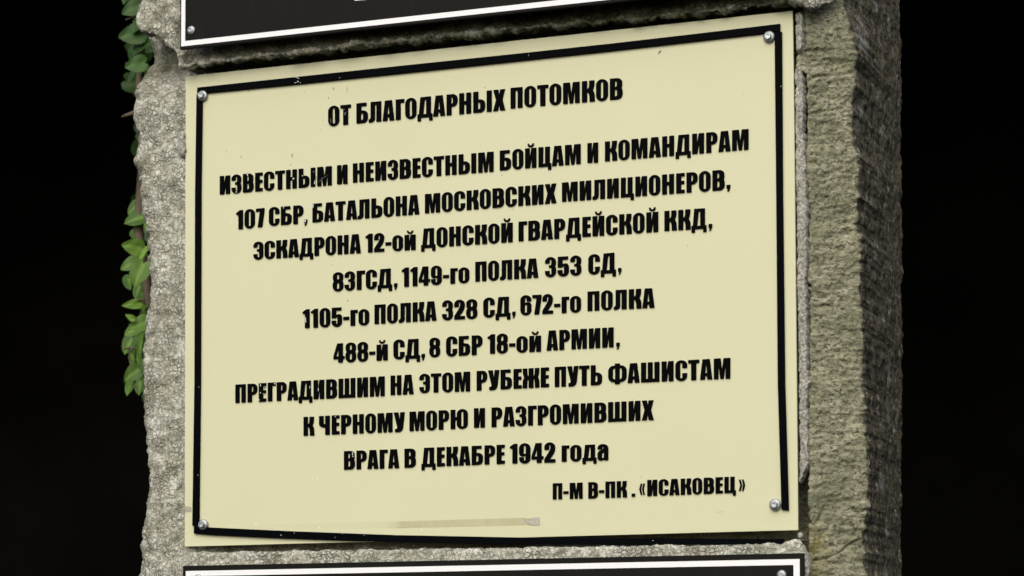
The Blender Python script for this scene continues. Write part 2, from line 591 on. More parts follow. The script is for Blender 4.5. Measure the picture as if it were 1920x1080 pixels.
# leaves farther back, one mass; their dimness is painted into a darker green
V, Fc, LV, VN = [], [], [], []
rr = random.Random(3)
for k in range(170):
    c = at(rr.uniform(244, 310) if k < 60 else rr.uniform(310, 560), rr.uniform(-60, 760), rr.uniform(0.6, 0.9))
    leaf_into(V, Fc, LV, VN, c, rr.uniform(0.025, 0.045), rr.uniform(0, 6.3),
              (rr.uniform(-0.6, 0.6), rr.uniform(-0.6, 0.6)), 0.18, 1.0, rr.random())
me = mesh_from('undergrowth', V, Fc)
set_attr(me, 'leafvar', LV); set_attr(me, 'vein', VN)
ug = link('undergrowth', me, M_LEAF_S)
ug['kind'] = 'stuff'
ug['label'] = 'leaves painted dim for the deep shade behind the stone'

# ------------------------------------------------------------------ the stone monument
mon = empty('stone_monument', 'rough weathered limestone monument carrying the three plaques', 'monument')

LEFT = [(262, -60), (264, 20), (268, 50), (272, 65), (278, 85), (282, 100), (281, 110), (270, 125), (262, 140), (258, 170),
        (256, 200), (255, 230), (260, 250), (264, 275), (258, 290), (254, 312), (260, 325), (265, 345), (268, 380),
        (274, 430), (280, 470), (283, 540), (281, 570), (275, 590), (271, 605), (273, 640), (272, 680), (272, 740),
        (274, 800), (277, 860), (278, 890), (281, 940), (278, 970), (272, 1000), (266, 1030), (264, 1060), (262, 1080), (262, 1180)]
EDGE = [(1580, -100), (1583, -10), (1587, 30), (1598, 70), (1607, 100), (1600, 130), (1603, 160), (1598, 180), (1600, 200),
        (1597, 230), (1598, 270), (1610, 290), (1612, 330), (1612, 370), (1608, 400), (1606, 420), (1613, 450), (1615, 500),
        (1614, 540), (1617, 580), (1618, 620), (1616, 660), (1617, 700), (1620, 740), (1622, 780), (1626, 830), (1628, 870),
        (1626, 920), (1625, 960), (1621, 1000), (1623, 1040), (1626, 1080), (1628, 1180)]
JAMB = [(1500, -100), (1506, 20), (1507, 88), (1492, 97), (1491, 124), (1508, 136), (1508, 150), (1511, 330), (1512, 600), (1513, 900), (1514, 1000), (1514, 1180)]
Y_E = 0.034                       # how far back the split face's outer edge lies
fl, fe, fj = z_curve(LEFT, 0.03), z_curve(EDGE, Y_E), z_curve(JAMB, 0.002)
fk = z_curve([(1688, -250), (1692, 400), (1690, 1250)], 0.28)
TL, TR, BR, BL_ = (348, 143), (1486, 20), (1497, 994), (346, 1025)
x_pl, x_pr = 0.0, 0.799

ZS = np.concatenate([np.linspace(-0.16, -0.06, 12, endpoint=False), np.arange(-0.06, 0.775, 0.0015), np.linspace(0.775, 0.90, 10)])


def resample(ctrl, steps):
    """ctrl: list of (x, y, zone); steps: number of columns per span"""
    out = []
    for (a, b, n) in zip(ctrl[:-1], ctrl[1:], steps):
        for k in range(n):
            t = k / n
            out.append(tuple(a[q] + (b[q] - a[q]) * t for q in range(3)))
    out.append(tuple(ctrl[-1]))
    return out


rows = []
zone = []
z_hol = xz(300, 150, 0)[1]
for z in ZS:
    xl, xe, xj, xk = float(fl(z)), float(fe(z)), float(fj(z)), float(fk(z))
    jag = 0.0022 * noise.fractal((3.1, 7.7, z * 90), 0.7, 2.0, 5) + 0.003 * noise.noise((1.0, 9.0, z * 28))
    xl += jag
    xe += 0.0028 * noise.fractal((13.1, 2.7, z * 90), 0.7, 2.0, 5)
    # concave broken pocket under the upper block's left end
    h = max(0.0, min(1.0, (z - z_hol + 0.012) / 0.05))
    hol = 0.040 * h
    xl -= 0.41 * hol
    ctrl = [(xl + 0.012, 0.30, 0.2), (xl + 0.002, 0.12 + hol * 0.5, 0.1), (xl, 0.050 + hol, 0), (xl + 0.004, 0.022 + hol, 0), (xl + 0.014, 0.006 + hol, 0),
            (xl + 0.030, 0.001 + hol, 0), (x_pl - 0.012, 0.003 + hol, 0), (x_pl + 0.004, 0.006 + hol * 0.8, 0), (x_pl + 0.02, 0.016, 0),
            (x_pl + 0.05, 0.028, 0.4), (x_pr - 0.05, 0.040, 0.6), (x_pr - 0.006, 0.055, 0.7), (xj - 0.001, 0.050, 0.9), (xj + 0.001, 0.006, 1.0),
            (xj + 0.004, 0.005, 1.0), (xj * 0.6 + xe * 0.4, 0.005 + (Y_E - 0.005) * 0.36, 1.0), (xj * 0.2 + xe * 0.8, 0.005 + (Y_E - 0.005) * 0.76, 1.02), (xe - 0.003, Y_E - 0.003, 1.1), (xe, Y_E, 1.5),
            (xe + 0.001, Y_E + 0.008, 2.0), ((xe + xk) / 2 + 0.002, 0.15, 2.0), (xk, 0.28, 2.0), (xk - 0.05, 0.31, 2.0)]
    steps = [14, 16, 10, 8, 8, 12, 10, 6, 6, 24, 8, 6, 6, 5, 14, 34, 10, 4, 6, 34, 54, 8]
    r = resample(ctrl, steps)
    rows.append([(a, b, z) for a, b, c in r])
    zone.append([c for a, b, c in r])
P = np.array(rows)
Z = np.array(zone)
# soften the kinks of the section
for _ in range(2):
    Q = P.copy()
    Q[:, 1:-1] = 0.25 * P[:, :-2] + 0.5 * P[:, 1:-1] + 0.25 * P[:, 2:]
    P[:, :, :2] = Q[:, :, :2]
N = -grid_normals(P)
if N[len(ZS) // 2, 40, 1] > 0:
    N = -N
d_big = fbm(P, (16, 16, 16), 4, 0.9, 1.3)
d_mid = fbm(P, (70, 70, 70), 4, 0.7, 5.1)
d_rip = fbm(P, (55, 55, 120), 5, 0.65, 8.4)
w1 = np.clip(Z, 0, 1) * (1 - np.clip(Z - 1, 0, 1)); w0 = np.clip(1 - Z, 0, 1); w2 = np.clip(Z - 1, 0, 1)
disp = w0 * (0.0026 * d_big + 0.0022 * d_mid) + w1 * (0.0030 * d_big + 0.0022 * d_rip) \
    + w2 * (0.0030 * d_big + 0.0020 * d_mid) + w1 * 0.0012 * fbm(P, (150, 150, 290), 3, 0.6, 3.3)
# cracks and chips of the split face
CRK = [([(1516, 152), (1535, 143), (1552, 139), (1575, 138), (1598, 137)], 0.0030, 0.0016),
       ([(1510, 216), (1522, 212), (1540, 211), (1560, 206), (1578, 202)], 0.0028, 0.0016),
       ([(1520, 255), (1545, 254), (1575, 250)], 0.0018, 0.0014),
       ([(1513, 533), (1523, 537), (1531, 551), (1540, 558), (1550, 556)], 0.0050, 0.0018),
       ([(1528, 1050), (1550, 1048), (1575, 1036), (1600, 1018), (1626, 1004)], 0.0045, 0.0012),
       ([(1516, 975), (1528, 985), (1540, 970), (1547, 950)], 0.0030, 0.0014),
       ([(1600, 955), (1612, 962), (1624, 958)], 0.0040, 0.0018)]
for poly, dep, wd in CRK:
    q = []
    for a, b in poly:
        q.append(xz(a, b, 0.006 + (Y_E - 0.006) * max(0, min(1, (a - 1512) / 105.0))))
    dd = seg_dist(P[..., 0], P[..., 2] - 0.0012 * d_mid, q)
    disp -= dep * np.exp(-(dd / wd) ** 2) * (P[..., 0] > x_pr) * np.clip((1.6 - Z) / 0.4, 0, 1)
# the chip's hollow
cx0, cz0 = xz(1520, 552, 0.012)
disp -= 0.0035 * np.exp(-(((P[..., 0] - cx0) / 0.006) ** 2 + ((P[..., 2] - cz0) / 0.006) ** 2)) * (P[..., 0] > x_pr)
# lower right broken corner beside the gap
mid_cols = (P[..., 0] > 0.03) & (P[..., 0] < x_pr - 0.02)
disp[mid_cols] *= 0.4
P = P + N * disp[..., None]
me = grid_mesh('middle_block', P)
set_attr(me, 'zone', Z)
ms = np.zeros(P.shape[:2])
for (a, b, rad) in [(1520, 1035, 0.020), (1516, 1065, 0.016), (1530, 1010, 0.012), (1512, 1090, 0.02)]:
    x0, z0 = xz(a, b, 0.01)
    ms = np.maximum(ms, np.exp(-(((P[..., 0] - x0) ** 2 + (P[..., 2] - z0) ** 2) / rad ** 2)) * (P[..., 0] > x_pr))
set_attr(me, 'moss', ms)
lc = np.zeros(P.shape[:2])
for (a, b, rad, Yp) in [(1655, 905, 0.011, 0.13), (1669, 997, 0.008, 0.17), (1674, 692, 0.007, 0.19), (1624, 76, 0.013, 0.07), (1622, 240, 0.006, 0.06), (1652, 232, 0.004, 0.11),
                        (1629, 205, 0.006, 0.07), (1616, 285, 0.005, 0.05), (1632, 40, 0.006, 0.09), (1648, 745, 0.003, 0.12), (1665, 10, 0.006, 0.16), (1663, 600, 0.004, 0.15)]:
    pz = at(a, b, Yp)[2]
    lc = np.maximum(lc, np.exp(-(((P[..., 1] - Yp) / (1.6 * rad)) ** 2 + ((P[..., 2] - pz) / rad) ** 2)) * (Z > 1.4))
set_attr(me, 'lichen', lc)
zc = xz(300, 102, 0.0)[1]
set_attr(me, 'shade_and_moss', np.clip(1 - np.abs(P[..., 2] - zc) / 0.030 + 0.2, 0, 0.6) * (P[..., 0] < 0.02) * np.clip((P[..., 1] - 0.004) / 0.02, 0, 1) * (P[..., 1] < 0.1))  # pocket shade under the overhang, painted into the colour
link('middle_block', me, M_STONE, mon)

# ---- upper block: overhangs the cream plaque like a lip
Y_U = -0.020
BOT = [(255, 50), (263, 55), (271, 63), (285, 67), (300, 76), (318, 90), (330, 100), (337, 124), (350, 127), (370, 123), (402, 119),
       (440, 114), (486, 108), (530, 104), (569, 98), (610, 95), (652, 90), (700, 85), (736, 81), (800, 72), (850, 68), (920, 60), (969, 54),
       (1050, 47), (1136, 41), (1220, 32), (1300, 25), (1400, 14), (1488, 5), (1497, 1), (1503, 8), (1511, 12), (1522, 13), (1536, 9),
       (1550, 1), (1556, -8), (1562, -60), (1566, -150), (1620, -150)]
fb = x_curve(BOT, Y_U)
ULEFT = [(262, -120), (262, 0), (266, 30), (264, 50), (266, 62), (268, 80)]
fu = z_curve(ULEFT, 0.0)
xa = float(fu(xz(262, 30, 0)[1]))
xb = xz(1572, -20, 0.0)[0]
plan = [(xa + 0.012, 0.30), (xa, 0.10), (xa + 0.001, 0.02), (xa + 0.003, -0.012), (xa + 0.010, Y_U + 0.003), (xa + 0.03, Y_U), (0.02, Y_U),
        (x_pr - 0.02, Y_U), (x_pr + 0.03, Y_U + 0.004), (xb - 0.02, -0.012), (xb - 0.002, 0.01), (xb, 0.03), (xb + 0.002, 0.12), (xb - 0.01, 0.30)]
steps = [8, 12, 14, 10, 12, 20, 380, 20, 16, 10, 8, 14, 10]
cols = [c[:2] for c in resample([(a, b, 0) for a, b in plan], steps)]
prof = [(0.26, 0.0), (0.20, 0.0), (0.15, 0.0), (0.12, 0.0)] + [(0.12 - 0.0025 * k, 0.0) for k in range(1, 47)] + \
       [(0.004, 0.0), (0.002, 0.0008), (0.0007, 0.0022), (0.0, 0.0045)] + [(0.0006, 0.008), (0.0012, 0.012), (0.0018, 0.018), (0.0020, 0.026), (0.0022, 0.035), (0.0022, 0.045), (0.002, 0.056), (0.002, 0.068)]
P = np.zeros((len(prof), len(cols), 3))
for j, (x, y) in enumerate(cols):
    jz = 0.0022 * noise.fractal((x * 60, 4.0, 1.0), 0.6, 2.0, 5) + 0.0016 * noise.noise((x * 22, 1.0, 5.0))
    zb = float(fb(x)) + jz + 0.25 * max(0.0, min(1.0, (y - 0.005) / 0.02)) * (x > 0.4)
    # outward direction of the plan
    a, b = cols[max(j - 1, 0)], cols[min(j + 1, len(cols) - 1)]
    tx, ty = b[0] - a[0], b[1] - a[1]
    ln = math.hypot(tx, ty) or 1
    ox, oy = ty / ln, -tx / ln
    lump_w = 0.5 + 0.5 * noise.noise((x * 26, 3.0, 8.0))          # the bottom ridge stands proud in lumps, mostly towards the left
    prof_w = max(0.0, min(1.0, (x + 0.004) / 0.02)) * max(0.0, min(1.0, (x_pr - x) / 0.03))
    for i, (dz, inn) in enumerate(prof):
        t_ = max(0.0, min(1.0, (dz - 0.003) / (0.004 + 0.006 * lump_w)))
        back = 0.013 * t_ * t_ * (3 - 2 * t_) * prof_w + 0.006 * prof_w * max(0.0, min(1.0, (x - 0.25) / 0.25)) * (dz > -1) * (inn < 0.01)
        P[i, j] = (x - ox * (inn + back), y - oy * (inn + back), zb + dz)
N = grid_normals(P)
mid_i, mid_j = 30, len(cols) // 2
if N[mid_i, mid_j, 1] > 0:
    N = -N
amp = np.ones(P.shape[:2])
db = fbm(P, (22, 22, 22), 4, 0.8, 4.4)
dm = fbm(P, (80, 80, 80), 5, 0.65, 9.1)
P = P + N * ((0.0042 * db + 0.0046 * dm)[..., None])
# below the sign's edge the lip is broken back a little
me = grid_mesh('upper_block', P)
zo = 0.35 * (P[..., 0] > 0.0)
zo[P[..., 0] > x_pr + 0.004] = 0.25
dark_u = np.clip((P[..., 0] + 0.05) / 0.42, 0, 1) ** 0.7
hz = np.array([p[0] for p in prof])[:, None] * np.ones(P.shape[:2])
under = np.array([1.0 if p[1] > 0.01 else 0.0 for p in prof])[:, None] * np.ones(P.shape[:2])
dark_u = np.maximum(np.clip(dark_u * np.clip((0.05 - hz) / 0.02, 0, 1), 0, 1), under) * (P[..., 0] > -0.008) * (P[..., 0] < x_pr)  # mossy lip darkens to the right; underside shade is painted in
set_attr(me, 'zone', zo); [set_attr(me, n_, np.zeros(P.shape[:2])) for n_ in ('moss', 'lichen')]
set_attr(me, 'shade_and_moss', dark_u)
link('upper_block', me, M_STONE, mon)

# ---- lower block: pale ledge below the plaque
Y_L = -0.010
TOP = [(300, 1044), (316, 1038), (330, 1035), (345, 1034), (400, 1035), (440, 1034), (486, 1034), (560, 1032), (600, 1031), (652, 1031.5), (664, 1037),
       (672, 1031), (740, 1030), (840, 1029), (948, 1027), (1040, 1025), (1140, 1024), (1200, 1023), (1265, 1021), (1290, 1024), (1304, 1021.5), (1400, 1020),
       (1462, 1019), (1473, 1014), (1490, 1011), (1502, 1013), (1510, 1022), (1516, 1030), (1530, 1045)]
ft = x_curve(TOP, Y_L)
xa, xb = xz(312, 1050, Y_L)[0], xz(1518, 1040, Y_L)[0]
plan = [(xa + 0.002, 0.03), (xa, 0.006), (xa + 0.004, Y_L + 0.002), (xa + 0.012, Y_L), (xb - 0.01, Y_L), (xb - 0.002, Y_L + 0.004), (xb, 0.02)]
cols = [c[:2] for c in resample([(a, b, 0) for a, b in plan], [6, 4, 6, 560, 6, 6])]
prof = [(0.0, 0.05), (0.0, 0.04), (0.0, 0.03), (0.0, 0.02), (0.0, 0.014), (0.0, 0.009), (-0.0002, 0.005), (-0.0007, 0.0025), (-0.002, 0.0008), (-0.0035, 0)] + \
       [(-0.0035 - 0.0014 * k, 0.0) for k in range(1, 28)] + [(-0.06, 0), (-0.1, 0), (-0.16, 0)]
P = np.zeros((len(prof), len(cols), 3))
for j, (x, y) in enumerate(cols):
    jz = 0.0011 * noise.fractal((x * 120, 8.0, 3.0), 0.6, 2.0, 5)
    a, b = cols[max(j - 1, 0)], cols[min(j + 1, len(cols) - 1)]
    tx, ty = b[0] - a[0], b[1] - a[1]
    ln = math.hypot(tx, ty) or 1
    ox, oy = ty / ln, -tx / ln
    for i, (dz, inn) in enumerate(prof):
        P[i, j] = (x - ox * inn, y - oy * inn, float(ft(x)) + jz + dz)
N = grid_normals(P)
if N[25, len(cols) // 2, 1] > 0:
    N = -N
P = P + N * ((0.0016 * fbm(P, (40, 40, 40), 4, 0.8, 2.2) + 0.0012 * fbm(P, (150, 150, 150), 4, 0.7, 6.1))[..., None])
me = grid_mesh('lower_block', P)
set_attr(me, 'zone', np.zeros(P.shape[:2])); [set_attr(me, n_, np.zeros(P.shape[:2])) for n_ in ('moss', 'lichen', 'shade_and_moss')]
link('lower_block', me, M_STONE, mon)


# ---- mortar joints
def mortar(left, right, Y, thick, seed, rough=0.0012):
    gl, gr = z_curve(left, Y), z_curve(right, Y)
    z1 = max(xz(a, b, Y)[1] for a, b in left + right)
    z0 = min(xz(a, b, Y)[1] for a, b in left + right)
    zs = np.arange(z0, z1, 0.0012)
    P = np.zeros((len(zs), 15, 3))
    for i, z in enumerate(zs):
        a = float(gl(z)) + 0.0016 * noise.fractal((seed, 1, z * 110), 0.6, 2, 4)
        b = float(gr(z)) + 0.0018 * noise.fractal((seed, 5, z * 140), 0.6, 2, 4)
        if b < a + 0.001:
            b = a + 0.001
        e = min(1.0, min(z - z0, z1 - z) / 0.006)
        e = math.sqrt(max(0.0, 1 - (1 - e) ** 2))
        mid, hw = (a + b) / 2, (b - a) / 2 * (0.25 + 0.75 * e)
        for k in range(15):
            s = k / 14 * 2 - 1
            prof = max(0.0, 1 - abs(s) ** 10) ** 0.5 * (0.8 + 0.2 * s)
            P[i, k] = (mid + s * hw, Y + 0.012 - (thick + 0.012) * prof * (0.35 + 0.65 * e), z)
    N = grid_normals(P)
    if N[len(zs) // 2, 7, 1] > 0:
        N = -N
    d = fbm(P, (90, 90, 90), 5, 0.65, seed)
    P = P + N * (rough * d)[..., None]
    return link('mortar_joint', grid_mesh('mortar_joint', P), M_MORTAR, mon)


mortar([(1489, 22), (1489, 60), (1490, 92), (1493, 98)], [(1505, 22), (1507, 50), (1507, 80), (1503, 98)], -0.001, 0.005, 1.0, 0.0008)
mortar([(1488, 124), (1489, 330), (1493, 600), (1496, 760), (1497, 906)],
       [(1500, 124), (1507, 145), (1508, 210), (1506, 240), (1511, 275), (1513, 330), (1516, 420), (1514, 430), (1515, 480), (1512, 530), (1513, 545),
        (1515, 600), (1515, 690), (1519, 715), (1514, 740), (1517, 800), (1517, 870), (1510, 885), (1500, 906)], 0.002, 0.0038, 3.0, 0.0010)
mortar([(330, 246), (331, 285), (338, 296)], [(348, 246), (350, 280), (348, 296)], 0.0, 0.006, 5.0, 0.0008)
mortar([(338, 380), (332, 420), (331, 520), (334, 590), (331, 640), (328, 700), (324, 760), (326, 830), (325, 900), (333, 985)],
       [(352, 380), (352, 520), (352, 640), (352, 760), (352, 900), (350, 985)], 0.0062, 0.0028, 7.0, 0.0014)


# ---- pebble lying on the ledge
def lump(name, px, py, Y, r, mat, parent=None):
    bm = bmesh.new()
    bmesh.ops.create_icosphere(bm, subdivisions=3, radius=1)
    c = Vector(at(px, py, Y))
    for v in bm.verts:
        k = 1 + 0.25 * noise.noise(v.co * 1.3 + Vector((px, 0, 0)))
        v.co = Vector((v.co.x * r[0] * k, v.co.y * r[1] * k, v.co.z * r[2] * k)) + c
    me = bpy.data.meshes.new(name)
    bm.to_mesh(me); bm.free()
    me.polygons.foreach_set('use_smooth', [True] * len(me.polygons))
    return link(name, me, mat, parent)


peb = lump('pebble', 1501, 1004, 0.004, (0.0034, 0.0034, 0.0036), M_MORTAR)
peb['label'] = "small white pebble in the gap at the cream plaque's lower right corner"
peb['category'] = 'pebble'


# ------------------------------------------------------------------ letters
def rc(*pts, q=14.0):
    """closed contour with rounded corners; point = (x, y[, r_in[, r_out]])"""
    n = len(pts)
    V = [np.array(p[:2], float) for p in pts]
    R = []
    for p in pts:
        ri = p[2] if len(p) > 2 else q
        ro = p[3] if len(p) > 3 else ri
        R.append([float(ri), float(ro)])
    for i in range(n):
        j = (i + 1) % n
        Ln = np.linalg.norm(V[j] - V[i])
        s = R[i][1] + R[j][0]
        if s > Ln * 0.998 and s > 0:
            R[i][1] *= Ln * 0.998 / s
            R[j][0] *= Ln * 0.998 / s
    out = []
    for i in range(n):
        a, b, c = V[i - 1], V[i], V[(i + 1) % n]
        u = (a - b) / (np.linalg.norm(a - b) + 1e-9)
        w = (c - b) / (np.linalg.norm(c - b) + 1e-9)
        p0, p3 = b + u * R[i][0], b + w * R[i][1]
        if max(R[i]) < 2:
            out.append(tuple(b)); continue
        k = 0.5523
        p1, p2 = p0 + (b - p0) * k, p3 + (b - p3) * k
        ns = 3 if max(R[i]) < 40 else 8
        for s in range(ns + 1):
            t = s / ns
            out.append(tuple((1 - t) ** 3 * p0 + 3 * (1 - t) ** 2 * t * p1 + 3 * (1 - t) * t * t * p2 + t ** 3 * p3))
    return out


def oval(x0, y0, x1, y1, rx, ry):
    return rc((x0, y0, ry, rx), (x1, y0, rx, ry), (x1, y1, ry, rx), (x0, y1, rx, ry))


def breve(cx, y, h=1.0):
    return rc((cx - 165, y + 185 * h, 10), (cx - 85, y + 185 * h, 10), (cx - 60, y + 95 * h, 40, 50), (cx + 60, y + 95 * h, 50, 40),
              (cx + 85, y + 185 * h, 10), (cx + 165, y + 185 * h, 10), (cx + 140, y, 120, 100), (cx - 140, y, 100, 120))


def sc(cs, sx=1.0, sy=1.0, dx=0.0, dy=0.0):
    return [[(x * sx + dx, y * sy + dy) for x, y in c] for c in cs]


G = {}   # glyph -> (width, left bearing, right bearing, contours)
G['О'] = (560, 26, 26, [oval(0, -14, 560, 1014, 280, 270), oval(238, 130, 322, 870, 42, 55)])
G['Т'] = (530, 8, 8, [rc((0, 1000), (530, 1000), (530, 835), (388, 835), (388, 0), (142, 0), (142, 835), (0, 835))])
G['П'] = (575, 42, 42, [rc((0, 0), (0, 1000), (575, 1000), (575, 0), (342, 0), (342, 845), (234, 845), (234, 0))])
G['Н'] = (580, 42, 42, [rc((0, 0), (0, 1000), (237, 1000), (237, 610), (343, 610), (343, 1000), (580, 1000), (580, 0), (343, 0), (343, 445), (237, 445), (237, 0))])
G['Г'] = (425, 42, 0, [rc((0, 0), (0, 1000), (425, 1000), (425, 820), (245, 820), (245, 0))])
G['Е'] = (415, 42, 22, [rc((0, 0), (0, 1000), (410, 1000), (410, 828), (245, 828), (245, 612), (395, 612), (395, 442), (245, 442), (245, 172), (415, 172), (415, 0))])
G['Л'] = (625, 4, 42, [rc((95, 1000), (625, 1000), (625, 0), (382, 0), (388, 845), (312, 845), (308, -5, 170, 200), (0, -12, 40, 20), (0, 150, 20), (92, 160, 60, 90))])
G['А'] = (590, 6, 6, [rc((0, 0), (122, 1000), (465, 1000), (590, 0), (350, 0), (334, 175), (254, 175), (238, 0)), rc((262, 335, 4), (326, 335, 4), (294, 800, 4))])
G['Д'] = (740, 6, 6, [rc((0, -165), (0, 170), (68, 170), (140, 1000), (662, 1000), (662, 170), (740, 170), (740, -165), (570, -165), (570, 0), (170, 0), (170, -165)),
                      rc((300, 172, 4), (418, 172, 4), (418, 835, 4), (356, 835, 4))])
G['Р'] = (540, 42, 18, [rc((0, 0), (0, 1000), (540, 1000, 240, 250), (540, 395, 250, 240), (245, 395), (245, 0)), rc((245, 550, 4), (302, 550, 50, 90), (302, 835, 90, 50), (245, 835, 4))])
G['В'] = (590, 42, 22, [rc((0, 0), (0, 1000), (572, 1000, 240, 220), (572, 530, 190, 60), (530, 520, 8), (590, 505, 60, 190), (590, 0, 240, 240)),
                        rc((245, 605, 4), (308, 605, 50, 60), (308, 840, 60, 50), (245, 840, 4)), rc((245, 160, 4), (322, 160, 70, 70), (322, 448, 70, 70), (245, 448, 4))])
G['Б'] = (575, 42, 22, [rc((0, 0), (0, 1000), (505, 1000), (505, 835), (245, 835), (245, 625), (575, 625, 240, 220), (575, 0, 220, 240)), rc((245, 160, 4), (325, 160, 70), (325, 470, 70), (245, 470, 4))])
G['Ь'] = (575, 42, 22, [rc((0, 0), (0, 1000), (245, 1000), (245, 625), (575, 625, 240, 220), (575, 0, 220, 240)), rc((245, 160, 4), (325, 160, 70), (325, 470, 70), (245, 470, 4))])
G['Ы'] = (900, 42, 42, G['Ь'][3] + [rc((655, 0), (655, 1000), (900, 1000), (900, 0))])
G['Х'] = (585, 4, 4, [rc((0, 0), (138, 510), (8, 1000), (250, 1000), (296, 735), (342, 1000), (575, 1000), (452, 510), (585, 0), (340, 0), (292, 290), (242, 0))])
G['М'] = (785, 42, 42, [rc((0, 0), (0, 1000), (322, 1000), (392, 440), (463, 1000), (785, 1000), (785, 0), (562, 0), (562, 650), (472, 0), (312, 0), (222, 650), (222, 0))])
G['К'] = (612, 42, 8, [rc((0, 0), (0, 1000), (245, 1000), (245, 612), (318, 640, 60, 60), (340, 760, 70, 70), (345, 1000), (592, 1000), (588, 680, 170, 110), (500, 535, 60, 60),
                           (596, 420, 90, 130), (612, 0), (362, 0), (356, 330, 120, 70), (300, 448, 60), (245, 445), (245, 0))])
G['И'] = (575, 42, 42, [rc((0, 0), (0, 1000), (235, 1000), (235, 470), (322, 1000), (575, 1000), (575, 0), (340, 0), (340, 530), (253, 0))])
G['Й'] = (575, 42, 42, G['И'][3] + [breve(288, 1045)])
G['З'] = (545, 16, 24, [rc((0, 315), (0, -14, 250, 270), (545, -14, 270, 250), (545, 505, 170, 70), (480, 524, 8), (540, 545, 70, 170), (540, 1014, 250, 268), (4, 1014, 268, 240), (4, 690),
                           (230, 690), (230, 875, 50, 40), (314, 875, 40, 50), (314, 592, 70, 60), (195, 588), (195, 460), (318, 458, 60, 70), (318, 125, 50, 40), (230, 125, 40, 50), (230, 315))])
G['Э'] = (545, 16, 26, [rc((0, 315), (0, -14, 250, 270), (545, -14, 270, 250), (545, 1014, 250, 270), (0, 1014, 270, 240), (0, 690), (228, 690), (228, 875, 50, 40), (318, 875, 40, 50),
                           (318, 592), (195, 592), (195, 452), (318, 452), (318, 125, 50, 40), (228, 125, 40, 50), (228, 315))])
G['С'] = (565, 26, 18, [rc((565, 370), (565, -14, 250, 280), (0, -14, 280, 250), (0, 1014, 250, 280), (565, 1014, 280, 250), (565, 620), (334, 620), (334, 875, 50, 40), (230, 875, 40, 50),
                           (230, 125, 50, 40), (334, 125, 40, 50), (334, 370))])
G['Ц'] = (650, 42, 4, [rc((0, 0), (0, 1000), (245, 1000), (238, 165), (337, 165), (337, 1000), (575, 1000), (575, 165), (650, 165), (650, -165), (480, -165), (480, 0))])
G['Ш'] = (895, 42, 42, [rc((0, 0), (0, 1000), (245, 1000), (238, 168), (332, 168), (332, 1000), (563, 1000), (563, 168), (657, 168), (650, 1000), (895, 1000), (895, 0))])
G['Ч'] = (575, 34, 42, [rc((0, 1000), (243, 1000), (243, 590, 50, 40), (330, 560), (330, 1000), (575, 1000), (575, 0), (330, 0), (330, 385, 10), (0, 390, 240, 200))])
G['У'] = (575, 4, 4, [rc((0, 1000), (242, 1000), (298, 560), (344, 1000), (575, 1000), (466, -5, 240, 190), (62, -12, 30), (62, 158, 20), (178, 166, 50, 50), (184, 250, 30, 30))])
_r = [(538, 1000), (538, 602), (575, 612, 20), (606, 720, 60), (612, 1000), (832, 1000), (826, 680, 150, 90), (750, 532, 60, 60), (836, 410, 80, 130), (842, 0), (614, 0), (608, 330, 110, 50),
      (575, 436, 20), (538, 436), (538, 0)]
_l = [((834 - p[0],) + tuple(p[1:2]) + tuple(reversed(p[2:]))) for p in reversed(_r)]
G['Ж'] = (842, 4, 4, [rc(*(_r + _l))])
G['Ж'] = (850, 4, 4, sc(G['Ж'][3], 1, 1, 8, 0))
G['Ф'] = (900, 20, 20, [rc((328, 1030), (572, 1030), (572, 925), (900, 925, 260, 290), (900, 75, 290, 260), (572, 75), (572, -30), (328, -30), (328, 75), (0, 75, 260, 290), (0, 925, 290, 260), (328, 925)),
                        rc((328, 235, 4), (328, 770, 4), (240, 770, 60, 110), (240, 235, 110, 60)), rc((572, 235, 4), (572, 770, 4), (660, 770, 60, 110), (660, 235, 110, 60))])
G['Ю'] = (890, 42, 26, [rc((0, 0), (0, 1000), (240, 1000), (240, 612), (322, 612), (322, 1014, 260, 285), (890, 1014, 285, 260), (890, -14, 260, 285), (322, -14, 285, 260), (322, 440), (240, 440), (240, 0)),
                        oval(562, 130, 650, 870, 44, 55)])
G['г'] = (375, 36, 0, [rc((0, 0), (0, 825), (375, 825), (375, 665), (240, 665), (240, 0))])
G['о'] = (550, 24, 24, [oval(0, -14, 550, 839, 275, 250), oval(236, 125, 314, 700, 39, 50)])
G['й'] = (575, 38, 38, sc(G['И'][3], 1, 0.825) + [breve(288, 875, 0.95)])
G['д'] = (690, 6, 6, [rc((0, -150), (0, 165), (66, 165), (130, 825), (612, 825), (612, 165), (690, 165), (690, -150), (530, -150), (530, 0), (165, 0), (165, -150)),
                      rc((290, 167, 4), (388, 167, 4), (388, 665, 4), (340, 665, 4))])
G['а'] = (525, 20, 36, [rc((525, 0), (525, 839, 230, 260), (4, 839, 260, 200), (4, 560), (226, 560), (226, 690, 36, 34), (296, 690, 34, 36), (296, 590, 60, 100), (0, 450, 180, 90), (0, -14, 150, 160), (230, -14, 60, 60),
                           (302, 65, 10), (305, 0)), rc((228, 135, 30), (298, 135, 30), (298, 420, 8, 50), (228, 350, 60, 30))])
G['0'] = G['О']
G['1'] = (375, 8, 40, [rc((130, 0), (130, 735, 20), (0, 778), (0, 858), (205, 1000), (375, 1000), (375, 0))])
G['7'] = (460, 8, 8, [rc((0, 1000), (460, 1000), (460, 820), (340, 0), (95, 0), (215, 832), (0, 832))])
G['2'] = (540, 16, 16, [rc((0, 0), (540, 0), (540, 168), (272, 168), (530, 540, 160, 190), (530, 1014, 250, 262), (4, 1014, 262, 240), (4, 640), (232, 640), (232, 868, 50, 34), (302, 868, 34, 50), (302, 660, 80, 120), (0, 172, 120, 20))])
G['3'] = (550, 16, 24, G['З'][3])
